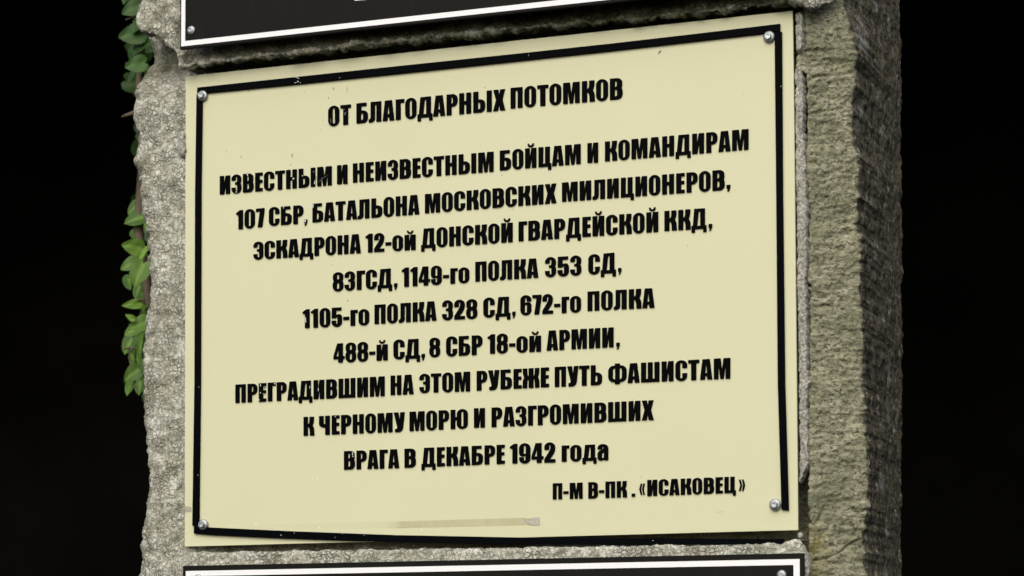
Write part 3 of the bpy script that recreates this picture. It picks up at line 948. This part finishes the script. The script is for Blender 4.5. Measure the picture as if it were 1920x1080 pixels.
G['4'] = (585, 6, 6, [rc((0, 175), (0, 335), (205, 1000), (495, 1000), (495, 335), (585, 335), (585, 175), (495, 175), (495, 0), (255, 0), (255, 175)), rc((165, 335, 4), (255, 335, 4), (255, 700, 4))])
G['5'] = (550, 24, 24, [rc((0, 320), (0, -14, 250, 270), (550, -14, 270, 250), (550, 650, 230, 150), (330, 650, 90, 60), (240, 600, 10), (240, 832), (510, 832), (510, 1000), (15, 1000), (4, 440), (235, 440),
                           (240, 505, 30, 34), (310, 505, 34, 40), (310, 130, 50, 36), (236, 130, 36, 50), (236, 320))])
G['6'] = (560, 26, 22, [rc((0, -14, 270, 280), (0, 1014, 250, 280), (555, 1014, 280, 230), (555, 690), (320, 690), (320, 868, 40, 40), (240, 868, 40, 40), (240, 610, 6), (330, 655, 50, 80), (560, 655, 150, 200), (560, -14, 250, 280)),
                        oval(240, 125, 322, 520, 41, 50)])
_six = G['6'][3]
G['9'] = (560, 22, 26, [[(560 - x, 1000 - y) for x, y in c] for c in _six])
G['8'] = (560, 20, 20, [rc((0, -14, 250, 280), (0, 500, 180, 80), (72, 526, 8), (10, 552, 80, 180), (10, 1014, 220, 270), (550, 1014, 270, 220), (550, 552, 180, 80), (488, 526, 8), (560, 500, 80, 180), (560, -14, 250, 280)),
                        oval(238, 632, 322, 868, 42, 60), oval(234, 132, 326, 425, 46, 60)])
G['-'] = (310, 14, 14, [rc((0, 320), (0, 490), (310, 490), (310, 320))])
G[','] = (185, 30, 30, [rc((0, 10), (0, 215), (185, 215), (185, 60, 20, 70), (110, -115, 40, 10), (20, -115), (82, 10))])
G['.'] = (200, 30, 30, [rc((0, 0), (0, 205), (200, 205), (200, 0))])
_ch = rc((0, 450, 14), (88, 800, 14), (180, 800, 14), (105, 450, 14), (180, 100, 14), (88, 100, 14))
G['«'] = (345, 20, 20, [_ch, [(x + 165, y) for x, y in _ch]])
G['»'] = (345, 20, 20, [[(345 - x, y) for x, y in c] for c in ([_ch, [(x + 165, y) for x, y in _ch]])])

for _k, (_w, _a, _b, _cs) in list(G.items()):
    _a, _b = _a + 12, _b + 12
    G[_k] = (_w, _a, _b, _cs)
    if _k in '«»ЙйЫ':
        continue
    _new = [_cs[0]]
    for _c in _cs[1:]:
        _x0, _x1 = min(p[0] for p in _c), max(p[0] for p in _c)
        _y0, _y1 = min(p[1] for p in _c), max(p[1] for p in _c)
        _fx = 1.0 + 26.0 / (_x1 - _x0)
        _fy = 1.0 + 20.0 / (_y1 - _y0)
        _new.append([((x - (_x0 + _x1) / 2) * _fx + (_x0 + _x1) / 2, (y - (_y0 + _y1) / 2) * _fy + (_y0 + _y1) / 2) for x, y in _c])
    G[_k] = (_w, _a, _b, _new)
G['Ы'] = (900, 54, 54, G['Ь'][3] + G['Ы'][3][2:])
T_LET = 0.0016


def word_contours(word, quad, wob=0.0):
    """quad in photograph pixels: left, top-left y, bottom-left y, right, top-right y, bottom-right y"""
    xl, tl, bl, xr, tr, br = quad
    # the measured extent takes in the sides; shrink a hair
    pen = 0.0
    items = []
    for k, ch in enumerate(word):
        w, lb, rb, cs = G[ch]
        if k:
            pen += lb
        for c in cs:
            items.append([(x + pen, y) for x, y in c])
        pen += w + (rb if k < len(word) - 1 else 0)
    A, B = np.array(xz(xl, bl, -T_LET)), np.array(xz(xr, br, -T_LET))
    C, D = np.array(xz(xl, tl, -T_LET)), np.array(xz(xr, tr, -T_LET))
    out = []
    for c in items:
        q = []
        for x, y in c:
            u, v = x / pen, y / 1000.0
            p = (A * (1 - u) + B * u) * (1 - v) + (C * (1 - u) + D * u) * v
            q.append((p[0], p[1]))
        out.append(q)
    return out


def raised(name, contours, thick, bev, mat, parent, y0=0.0):
    """contours lie in the x-z plane; the raised shape stands from y0 towards the viewer"""
    cu = bpy.data.curves.new('tmp', 'CURVE')
    cu.dimensions = '2D'
    cu.fill_mode = 'BOTH'
    cu.extrude = thick / 2 - bev
    cu.bevel_depth = bev
    cu.bevel_resolution = 1
    cu.offset = -bev
    def area(c):
        return 0.5 * sum(c[i - 1][0] * c[i][1] - c[i][0] * c[i - 1][1] for i in range(len(c)))

    def inside(p, c):
        r = False
        for i in range(len(c)):
            (ax, ay), (bx, by) = c[i - 1], c[i]
            if (ay > p[1]) != (by > p[1]) and p[0] < (bx - ax) * (p[1] - ay) / (by - ay) + ax:
                r = not r
        return r
    fixed = []
    for c in contours:
        hole = any(d is not c and inside(c[0], d) for d in contours)
        fixed.append(c if (area(c) < 0) == hole else list(reversed(c)))
    for c in fixed:
        s = cu.splines.new('POLY')
        s.points.add(len(c) - 1)
        for pt, (x, z) in zip(s.points, c):
            pt.co = (x * 100, z * 100, 0, 1)
        s.use_cyclic_u = True
    cu.extrude *= 100; cu.bevel_depth *= 100; cu.offset *= 100
    ob = bpy.data.objects.new('tmp', cu)
    COL.objects.link(ob)
    dg = bpy.context.evaluated_depsgraph_get()
    me = bpy.data.meshes.new_from_object(ob.evaluated_get(dg))
    bpy.data.objects.remove(ob)
    bpy.data.curves.remove(cu)
    me.name = name
    for v in me.vertices:
        x, z, e = v.co
        v.co = (x / 100, y0 - thick / 2 - e / 100, z / 100)
    me.materials.clear()
    bm = bmesh.new(); bm.from_mesh(me)
    bmesh.ops.remove_doubles(bm, verts=bm.verts, dist=2e-6)
    bmesh.ops.recalc_face_normals(bm, faces=bm.faces)
    bm.to_mesh(me); bm.free()
    return link(name, me, mat, parent)


LINES = [
    [('ОТ', (615, 199.5, 236.6, 657.5, 195.3, 232.7)), ('БЛАГОДАРНЫХ', (668, 193.8, 231.5, 946.9, 166.5, 206.3)), ('ПОТОМКОВ', (957, 164.7, 203.4, 1166.9, 145.2, 185.3))],
    [('ИЗВЕСТНЫМ', (411.7, 330.2, 364.7, 621.6, 310.9, 347)), ('И', (631.6, 309.8, 345.3, 651, 308.2, 344.3)), ('НЕИЗВЕСТНЫМ', (661.3, 306.3, 342.3, 925, 283.9, 321.5)),
     ('БОЙЦАМ', (936.7, 282.3, 319.5, 1088.3, 269.5, 307)), ('И', (1101.1, 268.3, 305.2, 1121, 266.7, 304.6)), ('КОМАНДИРАМ', (1134, 265.3, 302.4, 1403.1, 241.4, 280.2))],
    [('107', (442.2, 394.5, 430.4, 495.3, 389.7, 425)), ('СБР', (503.8, 389, 423.4, 568.3, 384.2, 419)), (',', (569.7, 384, 418.9, 575.7, 383.6, 418.4)),
     ('БАТАЛЬОНА', (585.5, 381.9, 417, 785.8, 364.5, 401.4)), ('МОСКОВСКИХ', (796.4, 363.8, 399.8, 1043, 343.5, 380.4)), ('МИЛИЦИОНЕРОВ', (1053.4, 342.2, 378.3, 1358.5, 317.8, 356)),
     (',', (1362, 317, 354.6, 1369, 316.5, 354))],
    [('ЭСКАДРОНА', (474.7, 454, 487, 676, 438.1, 474.2)), ('12-ой', (684.9, 438.4, 473.4, 778.8, 433.3, 468.3)), ('ДОНСКОЙ', (789.2, 428.7, 465.5, 960.8, 417, 453.5)),
     ('ГВАРДЕЙСКОЙ', (972, 415.5, 452.4, 1233.8, 396.6, 434.5)), ('ККД', (1245.5, 395.5, 433, 1324.4, 389.8, 428.3)), (',', (1328.4, 389.6, 428, 1335, 389.2, 427.6))],
    [('83ГСД', (623.4, 511.4, 546.4, 734.7, 502.8, 539)), (',', (738.3, 502.7, 538.7, 744.5, 502.3, 538.3)), ('1149-го', (752.8, 501.7, 538, 879.4, 495, 529.6)),
     ('ПОЛКА', (890.9, 490.9, 527.8, 1008.9, 483.9, 520.4)), ('353', (1021.4, 482.8, 519.6, 1089.8, 478.6, 515.6)), ('СД', (1102.7, 477.8, 514.6, 1154.5, 473, 511.5)),
     (',', (1158.6, 472.8, 510.4, 1164.6, 472.4, 510))],
    [('1105-го', (566.8, 580.1, 615.5, 691.6, 573, 609)), ('ПОЛКА', (701.8, 571.4, 607.5, 818, 564.2, 600.8)), ('328', (828.5, 563.7, 600.3, 894.5, 560.6, 597)),
     ('СД', (905.9, 558.8, 595.5, 956.5, 555.6, 592.4)), (',', (960, 555.4, 592.1, 966, 555, 591.7)), ('672-го', (975.3, 554.3, 591, 1089, 548.1, 584.9)),
     ('ПОЛКА', (1101.3, 546.6, 583, 1226.9, 539.7, 576.8))],
    [('488-й', (624.8, 644.2, 680.2, 726.4, 638.8, 675.2)), ('СД', (737.3, 637.5, 673.6, 787, 634.7, 671.8)), (',', (789.8, 634.5, 671.3, 796, 634.1, 670.9)),
     ('8', (804.5, 633.6, 669.6, 824.8, 633, 668.9)), ('СБР', (836.1, 631.3, 668.3, 904, 628.1, 664.6)), ('18-ой', (913.6, 626.9, 663.3, 1013.9, 622.5, 659)),
     ('АРМИИ', (1024.5, 620, 657.3, 1150, 613.4, 650.8)), (',', (1155, 613.2, 650.4, 1161.6, 612.8, 650))],
    [('ПРЕГРАДИВШИМ', (440.9, 721, 755.4, 720.7, 705.2, 742.4)), ('НА', (732, 704.2, 740.8, 775, 701.9, 738.8)), ('ЭТОМ', (785.9, 701.6, 736.8, 880.9, 696.4, 733.5)),
     ('РУБЕЖЕ', (893.4, 695.6, 732.4, 1029, 688.4, 725.4)), ('ПУТЬ', (1039.8, 687.8, 725.3, 1128.4, 683.8, 721.4)), ('ФАШИСТАМ', (1140.1, 683.4, 719.6, 1369, 670.6, 709.7))],
    [('К', (568.8, 781.5, 817, 588.8, 781, 816.6)), ('ЧЕРНОМУ', (597.9, 780, 815.7, 758.4, 772.4, 809.3)), ('МОРЮ', (767.5, 771.9, 808.4, 876.7, 766.8, 803)),
     ('И', (888.4, 765.3, 801.9, 908.7, 764.7, 801.4)), ('РАЗГРОМИВШИХ', (921.3, 764.1, 800.8, 1225.4, 750, 787.3))],
    [('ВРАГА', (644.6, 845.7, 880.6, 748, 841.8, 877.6)), ('В', (758, 841.3, 877.1, 779.2, 840.6, 876.3)), ('ДЕКАБРЕ', (789.8, 839.7, 875.8, 946, 833.5, 869.4)),
     ('1942', (955.5, 832.3, 869.3, 1040.8, 829.4, 866.8)), ('года', (1052.8, 828.8, 865.7, 1140.2, 826, 862.8))],
    [('П-М', (1036, 906, 936.4, 1091.9, 904.6, 934.7)), ('В-ПК', (1102.7, 904, 934.7, 1175.2, 901.5, 932.2)), ('.', (1184, 901.2, 931.6, 1190.4, 901, 931.3)),
     ('«', (1198.3, 900.6, 931, 1208.8, 900.3, 930.7)), ('ИСАКОВЕЦ', (1213.3, 899.8, 930.2, 1379.4, 893.3, 923.9)), ('»', (1385, 892.9, 923.6, 1396.7, 892.5, 923.1))],
]


# ------------------------------------------------------------------ plaques
def box_poly(name, quad, y_front, thick, bev, mat, parent):
    """flat panel: quad of (x, z) corners"""
    return raised(name, [quad], thick, bev, mat, parent, y_front + thick)


def ribbon(name, top, bot, y0, thick, mat, parent, bev=0.0005):
    """a flat strip given by its two long edges in photograph pixels"""
    c = [xz(a, b, y0 - thick) for a, b in top] + [xz(a, b, y0 - thick) for a, b in reversed(bot)]
    return raised(name, [c], thick, bev, mat, parent, y0)


def screw(parent, px, py, Y, r_w, r_h, hexhead, turn):
    """washer-head screw seen from the front, standing on the plane y = Y"""
    c = Vector(at(px, py, Y))
    bm = bmesh.new()
    prof = [(r_w, 0.0), (r_w, 0.0009), (r_w * 0.93, 0.0016), (r_w * 0.70, 0.0022), (r_w * 0.55, 0.0025), (0.0001, 0.0025)]
    rings = []
    for r, h in prof:
        rings.append([bm.verts.new(c + Vector((r * math.cos(2 * math.pi * k / 32), -h, r * math.sin(2 * math.pi * k / 32)))) for k in range(32)])
    for a, b in zip(rings[:-1], rings[1:]):
        for k in range(32):
            bm.faces.new((a[k], b[k], b[(k + 1) % 32], a[(k + 1) % 32]))
    bmesh.ops.recalc_face_normals(bm, faces=bm.faces)
    me = bpy.data.meshes.new('screw')
    bm.to_mesh(me); bm.free()
    me.polygons.foreach_set('use_smooth', [True] * len(me.polygons))
    s = link('screw', me, M_RUBBER, parent)
    bm = bmesh.new()
    n = 6 if hexhead else 24
    hh = 0.0060 if hexhead else 0.0030
    prof = [(r_h, 0.0018), (r_h, hh - 0.0007), (r_h * 0.9, hh), (r_h * 0.62, hh), (r_h * 0.5, hh - 0.0008), (0.0001, hh - (0.0010 if hexhead else 0.002))]
    rings = []
    for r, h in prof:
        rings.append([bm.verts.new(c + Vector((r * math.cos(2 * math.pi * (k + turn) / n), -h, r * math.sin(2 * math.pi * (k + turn) / n)))) for k in range(n)])
    for a, b in zip(rings[:-1], rings[1:]):
        for k in range(n):
            bm.faces.new((a[k], b[k], b[(k + 1) % n], a[(k + 1) % n]))
    bmesh.ops.recalc_face_normals(bm, faces=bm.faces)
    me = bpy.data.meshes.new('screw_head')
    bm.to_mesh(me); bm.free()
    if not hexhead:
        me.polygons.foreach_set('use_smooth', [True] * len(me.polygons))
    link('screw_head', me, M_ZINC, s)
    return s


plq = empty('plaque', 'cream memorial plaque with raised black Cyrillic lettering, between the two black plaques', 'plaque', 'plaques on the stone')
panel = box_poly('panel', [xz(*TL), xz(*TR), xz(*BR), xz(*BL_)], 0.0, 0.004, 0.0004, M_CREAM, plq)
text_lines = []
for ln in LINES:
    cs = []
    for w, q in ln:
        cs += word_contours(w, q)
    text_lines.append(raised('text_line', cs, T_LET, 0.0002, M_LETTER, plq, 0.0))

TS = 0.0036
strip_top = ribbon('border_strip', [(369.3, 164), (560, 143.4), (740, 124.2), (940, 103.4), (1140, 82), (1300, 63.6), (1462, 44.3)],
       [(369.3, 176), (560, 157.2), (740, 138.3), (940, 117.3), (1140, 95.6), (1300, 77.5), (1462, 59)], 0.0, TS, M_STRIP, plq)
strip_right = ribbon('border_strip', [(1465.3, 59.2), (1467.3, 360), (1471.3, 720), (1478.3, 956.7)], [(1452, 60.8), (1455, 360), (1458, 720), (1465, 955.5)], 0.0, TS, M_STRIP, plq)
strip_left = ribbon('border_strip', [(378.5, 176.6), (376, 360), (375, 720), (372, 986)], [(368, 177.5), (365.3, 360), (364, 720), (360, 986)], 0.0, TS, M_STRIP, plq)
sag = ribbon('border_strip', [(363, 986.6), (396, 989), (548, 996), (740, 1003.2), (969, 1007.6), (1140, 1008.9), (1300, 1009.6), (1469, 1010.4)],
             [(363, 1000.4), (396, 1003.2), (517, 1009), (652, 1014), (740, 1016.4), (948, 1020), (1140, 1021.8), (1300, 1021.4), (1469, 1020)], -0.0003, TS, M_STRIP, plq)
sag['label'] = 'loose bottom strip sagging below the plaque edge'
for (px, py, tn) in ((380, 179.5, 0.2), (1442, 69, 0.5), (381, 984, 0.1), (1453.5, 946.5, 0.35)):
    screw(plq, px, py, -0.0002 - TS * 0.6, 0.0068, 0.0041, True, tn)


# small marks: chips in the black film, specks of dirt, tape
def flakes(host, items, Y, mat):
    """marks that belong to the host's own surface, joined into its mesh: (px, py, half width, half height, angle) in
    photograph pixels, 0.1 mm thick"""
    me = host.data
    me.materials.append(mat)
    mi = len(me.materials) - 1
    bm = bmesh.new()
    bm.from_mesh(me)
    for px, py, a, b, g in items:
        n = 9
        g = math.radians(g)
        rings = []
        for yy, sh in ((Y, 1.0), (Y - 0.00012, 0.85)):
            rs = random.Random(int(px * 7 + py))
            ring = []
            for k in range(n):
                th = 2 * math.pi * k / n
                k1 = rs.uniform(0.7, 1.15) * sh
                dx, dy = a * math.cos(th) * k1, b * math.sin(th) * k1
                p = at(px + dx * math.cos(g) - dy * math.sin(g), py + dx * math.sin(g) + dy * math.cos(g), Y)
                ring.append(bm.verts.new((p[0], yy, p[2])))
            rings.append(ring)
        fs = [bm.faces.new(list(reversed(rings[1])))]
        for k in range(n):
            j = (k + 1) % n
            fs.append(bm.faces.new((rings[0][k], rings[1][k], rings[1][j], rings[0][j])))
        for f in fs:
            f.material_index = mi
        if fs[0].normal.y > 0 or True:
            bmesh.ops.recalc_face_normals(bm, faces=fs)
    bm.to_mesh(me)
    bm.free()


def line_of(px, py):
    best = min(range(len(LINES)), key=lambda k: min(abs(py - ((q[1] + q[2]) / 2 * (q[3] - px) + (q[4] + q[5]) / 2 * (px - q[0])) / (q[3] - q[0]))
               + (0 if q[0] - 3 <= px <= q[3] + 3 else 500) for w, q in LINES[k]))
    return best


YF = -T_LET - 0.00002
chips = [(464, 328, 1.6, 1.8, 0), (550, 335, 2.2, 1.3, -20), (567, 329.5, 1.3, 1.3, 0), (590, 342, 1.2, 4.5, 10), (443, 360, 1.6, 1.3, 0),
         (571.6, 414.6, 2.2, 3.4, 10), (586.7, 386, 1.4, 5.0, 5), (531.6, 388.5, 0.8, 3.0, 12), (572.9, 600, 1.1, 6.5, -6),
         (488.3, 722, 1.0, 3.0, 0), (488.3, 736.5, 1.4, 1.4, 0), (514.8, 719.5, 1.7, 1.1, -20), (596.8, 730, 0.9, 4.2, 4), (581, 726, 0.8, 3.2, 10),
         (629, 781.5, 1.2, 1.2, 0), (661, 851, 1.0, 3.6, -8), (661.5, 856, 1.2, 1.4, 0), (494, 738, 1.2, 0.8, 0), (486, 750, 0.8, 1.2, 0)]
scuff = [(647, 213, 1.6, 4.0, 20), (645, 205, 1.2, 1.6, 0), (607, 333, 11.0, 0.6, -30), (601, 339, 5, 0.5, -25), (628, 228, 0.8, 4.5, 0), (620, 226, 0.7, 5.5, 0),
         (588, 322, 2.4, 1.2, 0), (592, 333, 0.8, 3, 12), (502, 742, 2.2, 0.6, -10), (496, 726, 0.7, 4, 0)]
for items, mt in ((chips, M_CHIP), (scuff, M_GREYSC)):
    for k in range(len(LINES)):
        mine = [c for c in items if line_of(c[0], c[1]) == k]
        if mine:
            flakes(text_lines[k], mine, YF, mt)
YS = -TS - 0.00002
flakes(strip_top, [(557, 145, 0.9, 2.2, 0), (560, 147, 0.8, 1.2, 30), (554, 144.5, 2.2, 0.7, -6), (558.5, 153, 1.4, 1.6, 20), (554, 155, 2.4, 0.7, -10), (563, 155, 0.8, 1.0, 0),
                   (637, 146, 0.9, 0.9, 0), (991, 104, 0.5, 1.3, 0)], YS, M_CHIP)
flakes(strip_right, [(1464, 162, 0.8, 1.0, 0), (1458.5, 483, 0.6, 0.6, 0)], YS, M_CHIP)
flakes(strip_left, [(371, 891, 0.7, 0.8, 0), (373, 726, 0.7, 0.8, 0)], YS, M_CHIP)
flakes(sag, [(527, 1003.6, 1.2, 1.2, 0), (552, 999.5, 0.9, 0.7, 0), (628, 1008, 0.7, 0.7, 0), (642, 1001, 1.2, 0.5, 0), (683, 1003.5, 1.2, 0.5, 0), (1224, 1013.5, 0.8, 0.8, 0)],
       YS - 0.0003, M_CHIP)
YP = -0.00003
flakes(panel, [(1236.5, 98.5, 1.4, 4.4, 38), (1238.5, 96, 1.4, 1.6, 0), (452, 294, 0.9, 1.6, 10), (424, 282, 0.8, 0.8, 0), (616, 183.5, 0.8, 1.8, 8), (862.5, 216, 1.0, 1.0, 0),
                      (908.5, 164, 0.9, 0.9, 0), (941, 329, 1.0, 0.8, 0), (863, 216, 1.0, 0.8, 0), (467, 170.5, 1.2, 0.7, 20), (1202.5, 894, 1.0, 1.0, 0), (1289.5, 461, 0.9, 1.1, 0),
                      (623, 497, 0.8, 0.8, 0), (962, 393, 0.9, 0.8, 0), (1394, 176, 0.7, 0.6, 0), (545, 309, 1.2, 0.8, -30), (949, 79, 1.4, 0.6, 0), (671, 412.5, 1.4, 0.7, -20), (425, 284, 0.6, 0.6, 0),
                      (570.5, 172, 0.8, 0.8, 0), (830, 89, 0.8, 0.6, 0), (1076, 955, 0.8, 0.6, 0), (652, 564, 1.0, 2.0, 30), (713, 680.5, 0.8, 0.5, 0)], YP, M_DIRT)
flakes(panel, [(625.5, 166, 2.6, 3.6, 20), (606, 225, 1.6, 1.0, 0), (602, 243, 2.0, 1.0, 20), (651, 168, 1.0, 8, 5), (548, 291, 2.0, 4.5, 0), (1205, 760, 5, 0.5, -8), (1350, 960, 10, 0.5, -3)], YP, M_SMUDGE)
flakes(panel, [(595.5, 898, 0.6, 6.5, 0), (480, 983, 1.7, 2.2, 0), (599, 989, 0.9, 3.2, 0), (790, 994, 1.0, 2.0, 0), (1017, 595, 1.5, 1.2, 0), (782, 688, 1.0, 1.6, 30), (433, 416.5, 1.6, 1.6, 0),
                      (384.5, 139, 1.2, 2.0, 0), (457.5, 139, 0.9, 2.2, 40)], YP, M_WDROP)


def tape(name, parent, top, bot, cover, mat, Y, wr):
    P = np.zeros((5, len(top), 3))
    cv = np.zeros((5, len(top)))
    for j in range(len(top)):
        for i in range(5):
            t = i / 4
            px = top[j][0] * (1 - t) + bot[j][0] * t
            py = top[j][1] * (1 - t) + bot[j][1] * t
            p = at(px, py, 0)
            P[i, j] = (p[0], Y - wr * abs(noise.noise((px * 0.3, py * 0.3, 1))), p[2])
            cv[i, j] = cover[j]
    me = grid_mesh(name, P)
    set_attr(me, 'cover', cv)
    return link(name, me, mat, parent)


tx = np.linspace(420, 985, 40)
tp = tape('tape_strip', plq, [(x, np.interp(x, [420, 540, 740, 970, 985], [986.5, 983, 978, 971, 970.5])) for x in tx],
     [(x + 6 * (x > 975), np.interp(x, [420, 540, 740, 970, 985], [990.5, 993, 990.8, 985.6, 985])) for x in tx],
     [np.interp(x, [420, 560, 735, 748, 900, 985], [0.0, 0.06, 0.12, 0.62, 0.5, 0.65]) for x in tx], M_TAPE, -0.0001, 0.0)
tx = np.linspace(981, 1012, 12)
tape('torn_end', tp, [(x, np.interp(x, [981, 990, 1000, 1012], [971.5, 972.5, 970.5, 970])) for x in tx], [(x, np.interp(x, [981, 992, 1012], [973, 984.5, 985])) for x in tx], [1.0] * 12, M_TAPE_END, -0.00035, 0.0012)
tx = np.linspace(346.5, 359, 6)
tape('tape_strip', plq, [(x, 948 + 0.2 * (x - 346)) for x in tx], [(x, 961 - 0.1 * (x - 346)) for x in tx], [0.7] * 6, M_TAPE_END, -0.0003, 0.0008)


# ---- the black plaques above and below
def black_plaque(label, quad_px, Y, thick, border_off, border_w, screws):
    """quad: bottom-left or top-left corner, direction along the edge, side (+1 = the plaque rises above the edge)"""
    (ax, ay), (bx, by), width, height, up = quad_px
    a = np.array(xz(ax, ay, Y)); b = np.array(xz(bx, by, Y))
    u = (b - a) / np.linalg.norm(b - a)
    v = np.array([-u[1], u[0]]) * up
    if width is None:
        width = np.linalg.norm(b - a)

    def q(s, t):
        p = a + u * s + v * t
        return (p[0], p[1])
    root = empty('plaque', label, 'plaque', 'plaques on the stone')
    rim = 0.003
    raised('panel', [rc((*q(0, 0), rim), (*q(width, 0), rim), (*q(width, height), rim), (*q(0, height), rim))], thick, 0.0005, M_SIGN, root, Y + thick)
    o, w = border_off, border_w
    ring = [[q(o[0], o[1]), q(width - o[0], o[1]), q(width - o[0], height - o[1]), q(o[0], height - o[1])],
            [q(o[0] + w[0], o[1] + w[1]), q(width - o[0] - w[0], o[1] + w[1]), q(width - o[0] - w[0], height - o[1] - w[1]), q(o[0] + w[0], height - o[1] - w[1])]]
    raised('border_line', ring, 0.0004, 0.00005, M_WHITE, root, Y)
    for px, py in screws:
        screw(root, px, py, Y, 0.0056, 0.0032, False, 0.0)
    return root, q


Y_US = Y_U - 0.016
up, q = black_plaque('black plaque with a white border line above the cream plaque', ((337.5, 92.5), (1200, -1.2), 0.79, 0.50, 1), Y_US, 0.006,
                     (0.0018, 0.0034), (0.0056, 0.0064), [(359, 57)])
c = [xz(665, -30, Y_US), xz(687, -32, Y_US), xz(687, -0.3, Y_US), xz(665, 1.4, Y_US)]
raised('lettering', [c], 0.0004, 0.00005, M_WHITE, up, Y_US)
Y_LS = Y_L - 0.012
black_plaque('black plaque with a white border line below the cream plaque', ((342.7, 1061), (1506.5, 1037), None, 0.50, -1), Y_LS, 0.006,
             (0.0045, 0.0066), (0.0072, 0.0066), [(372, 1085), (1466, 1078)])
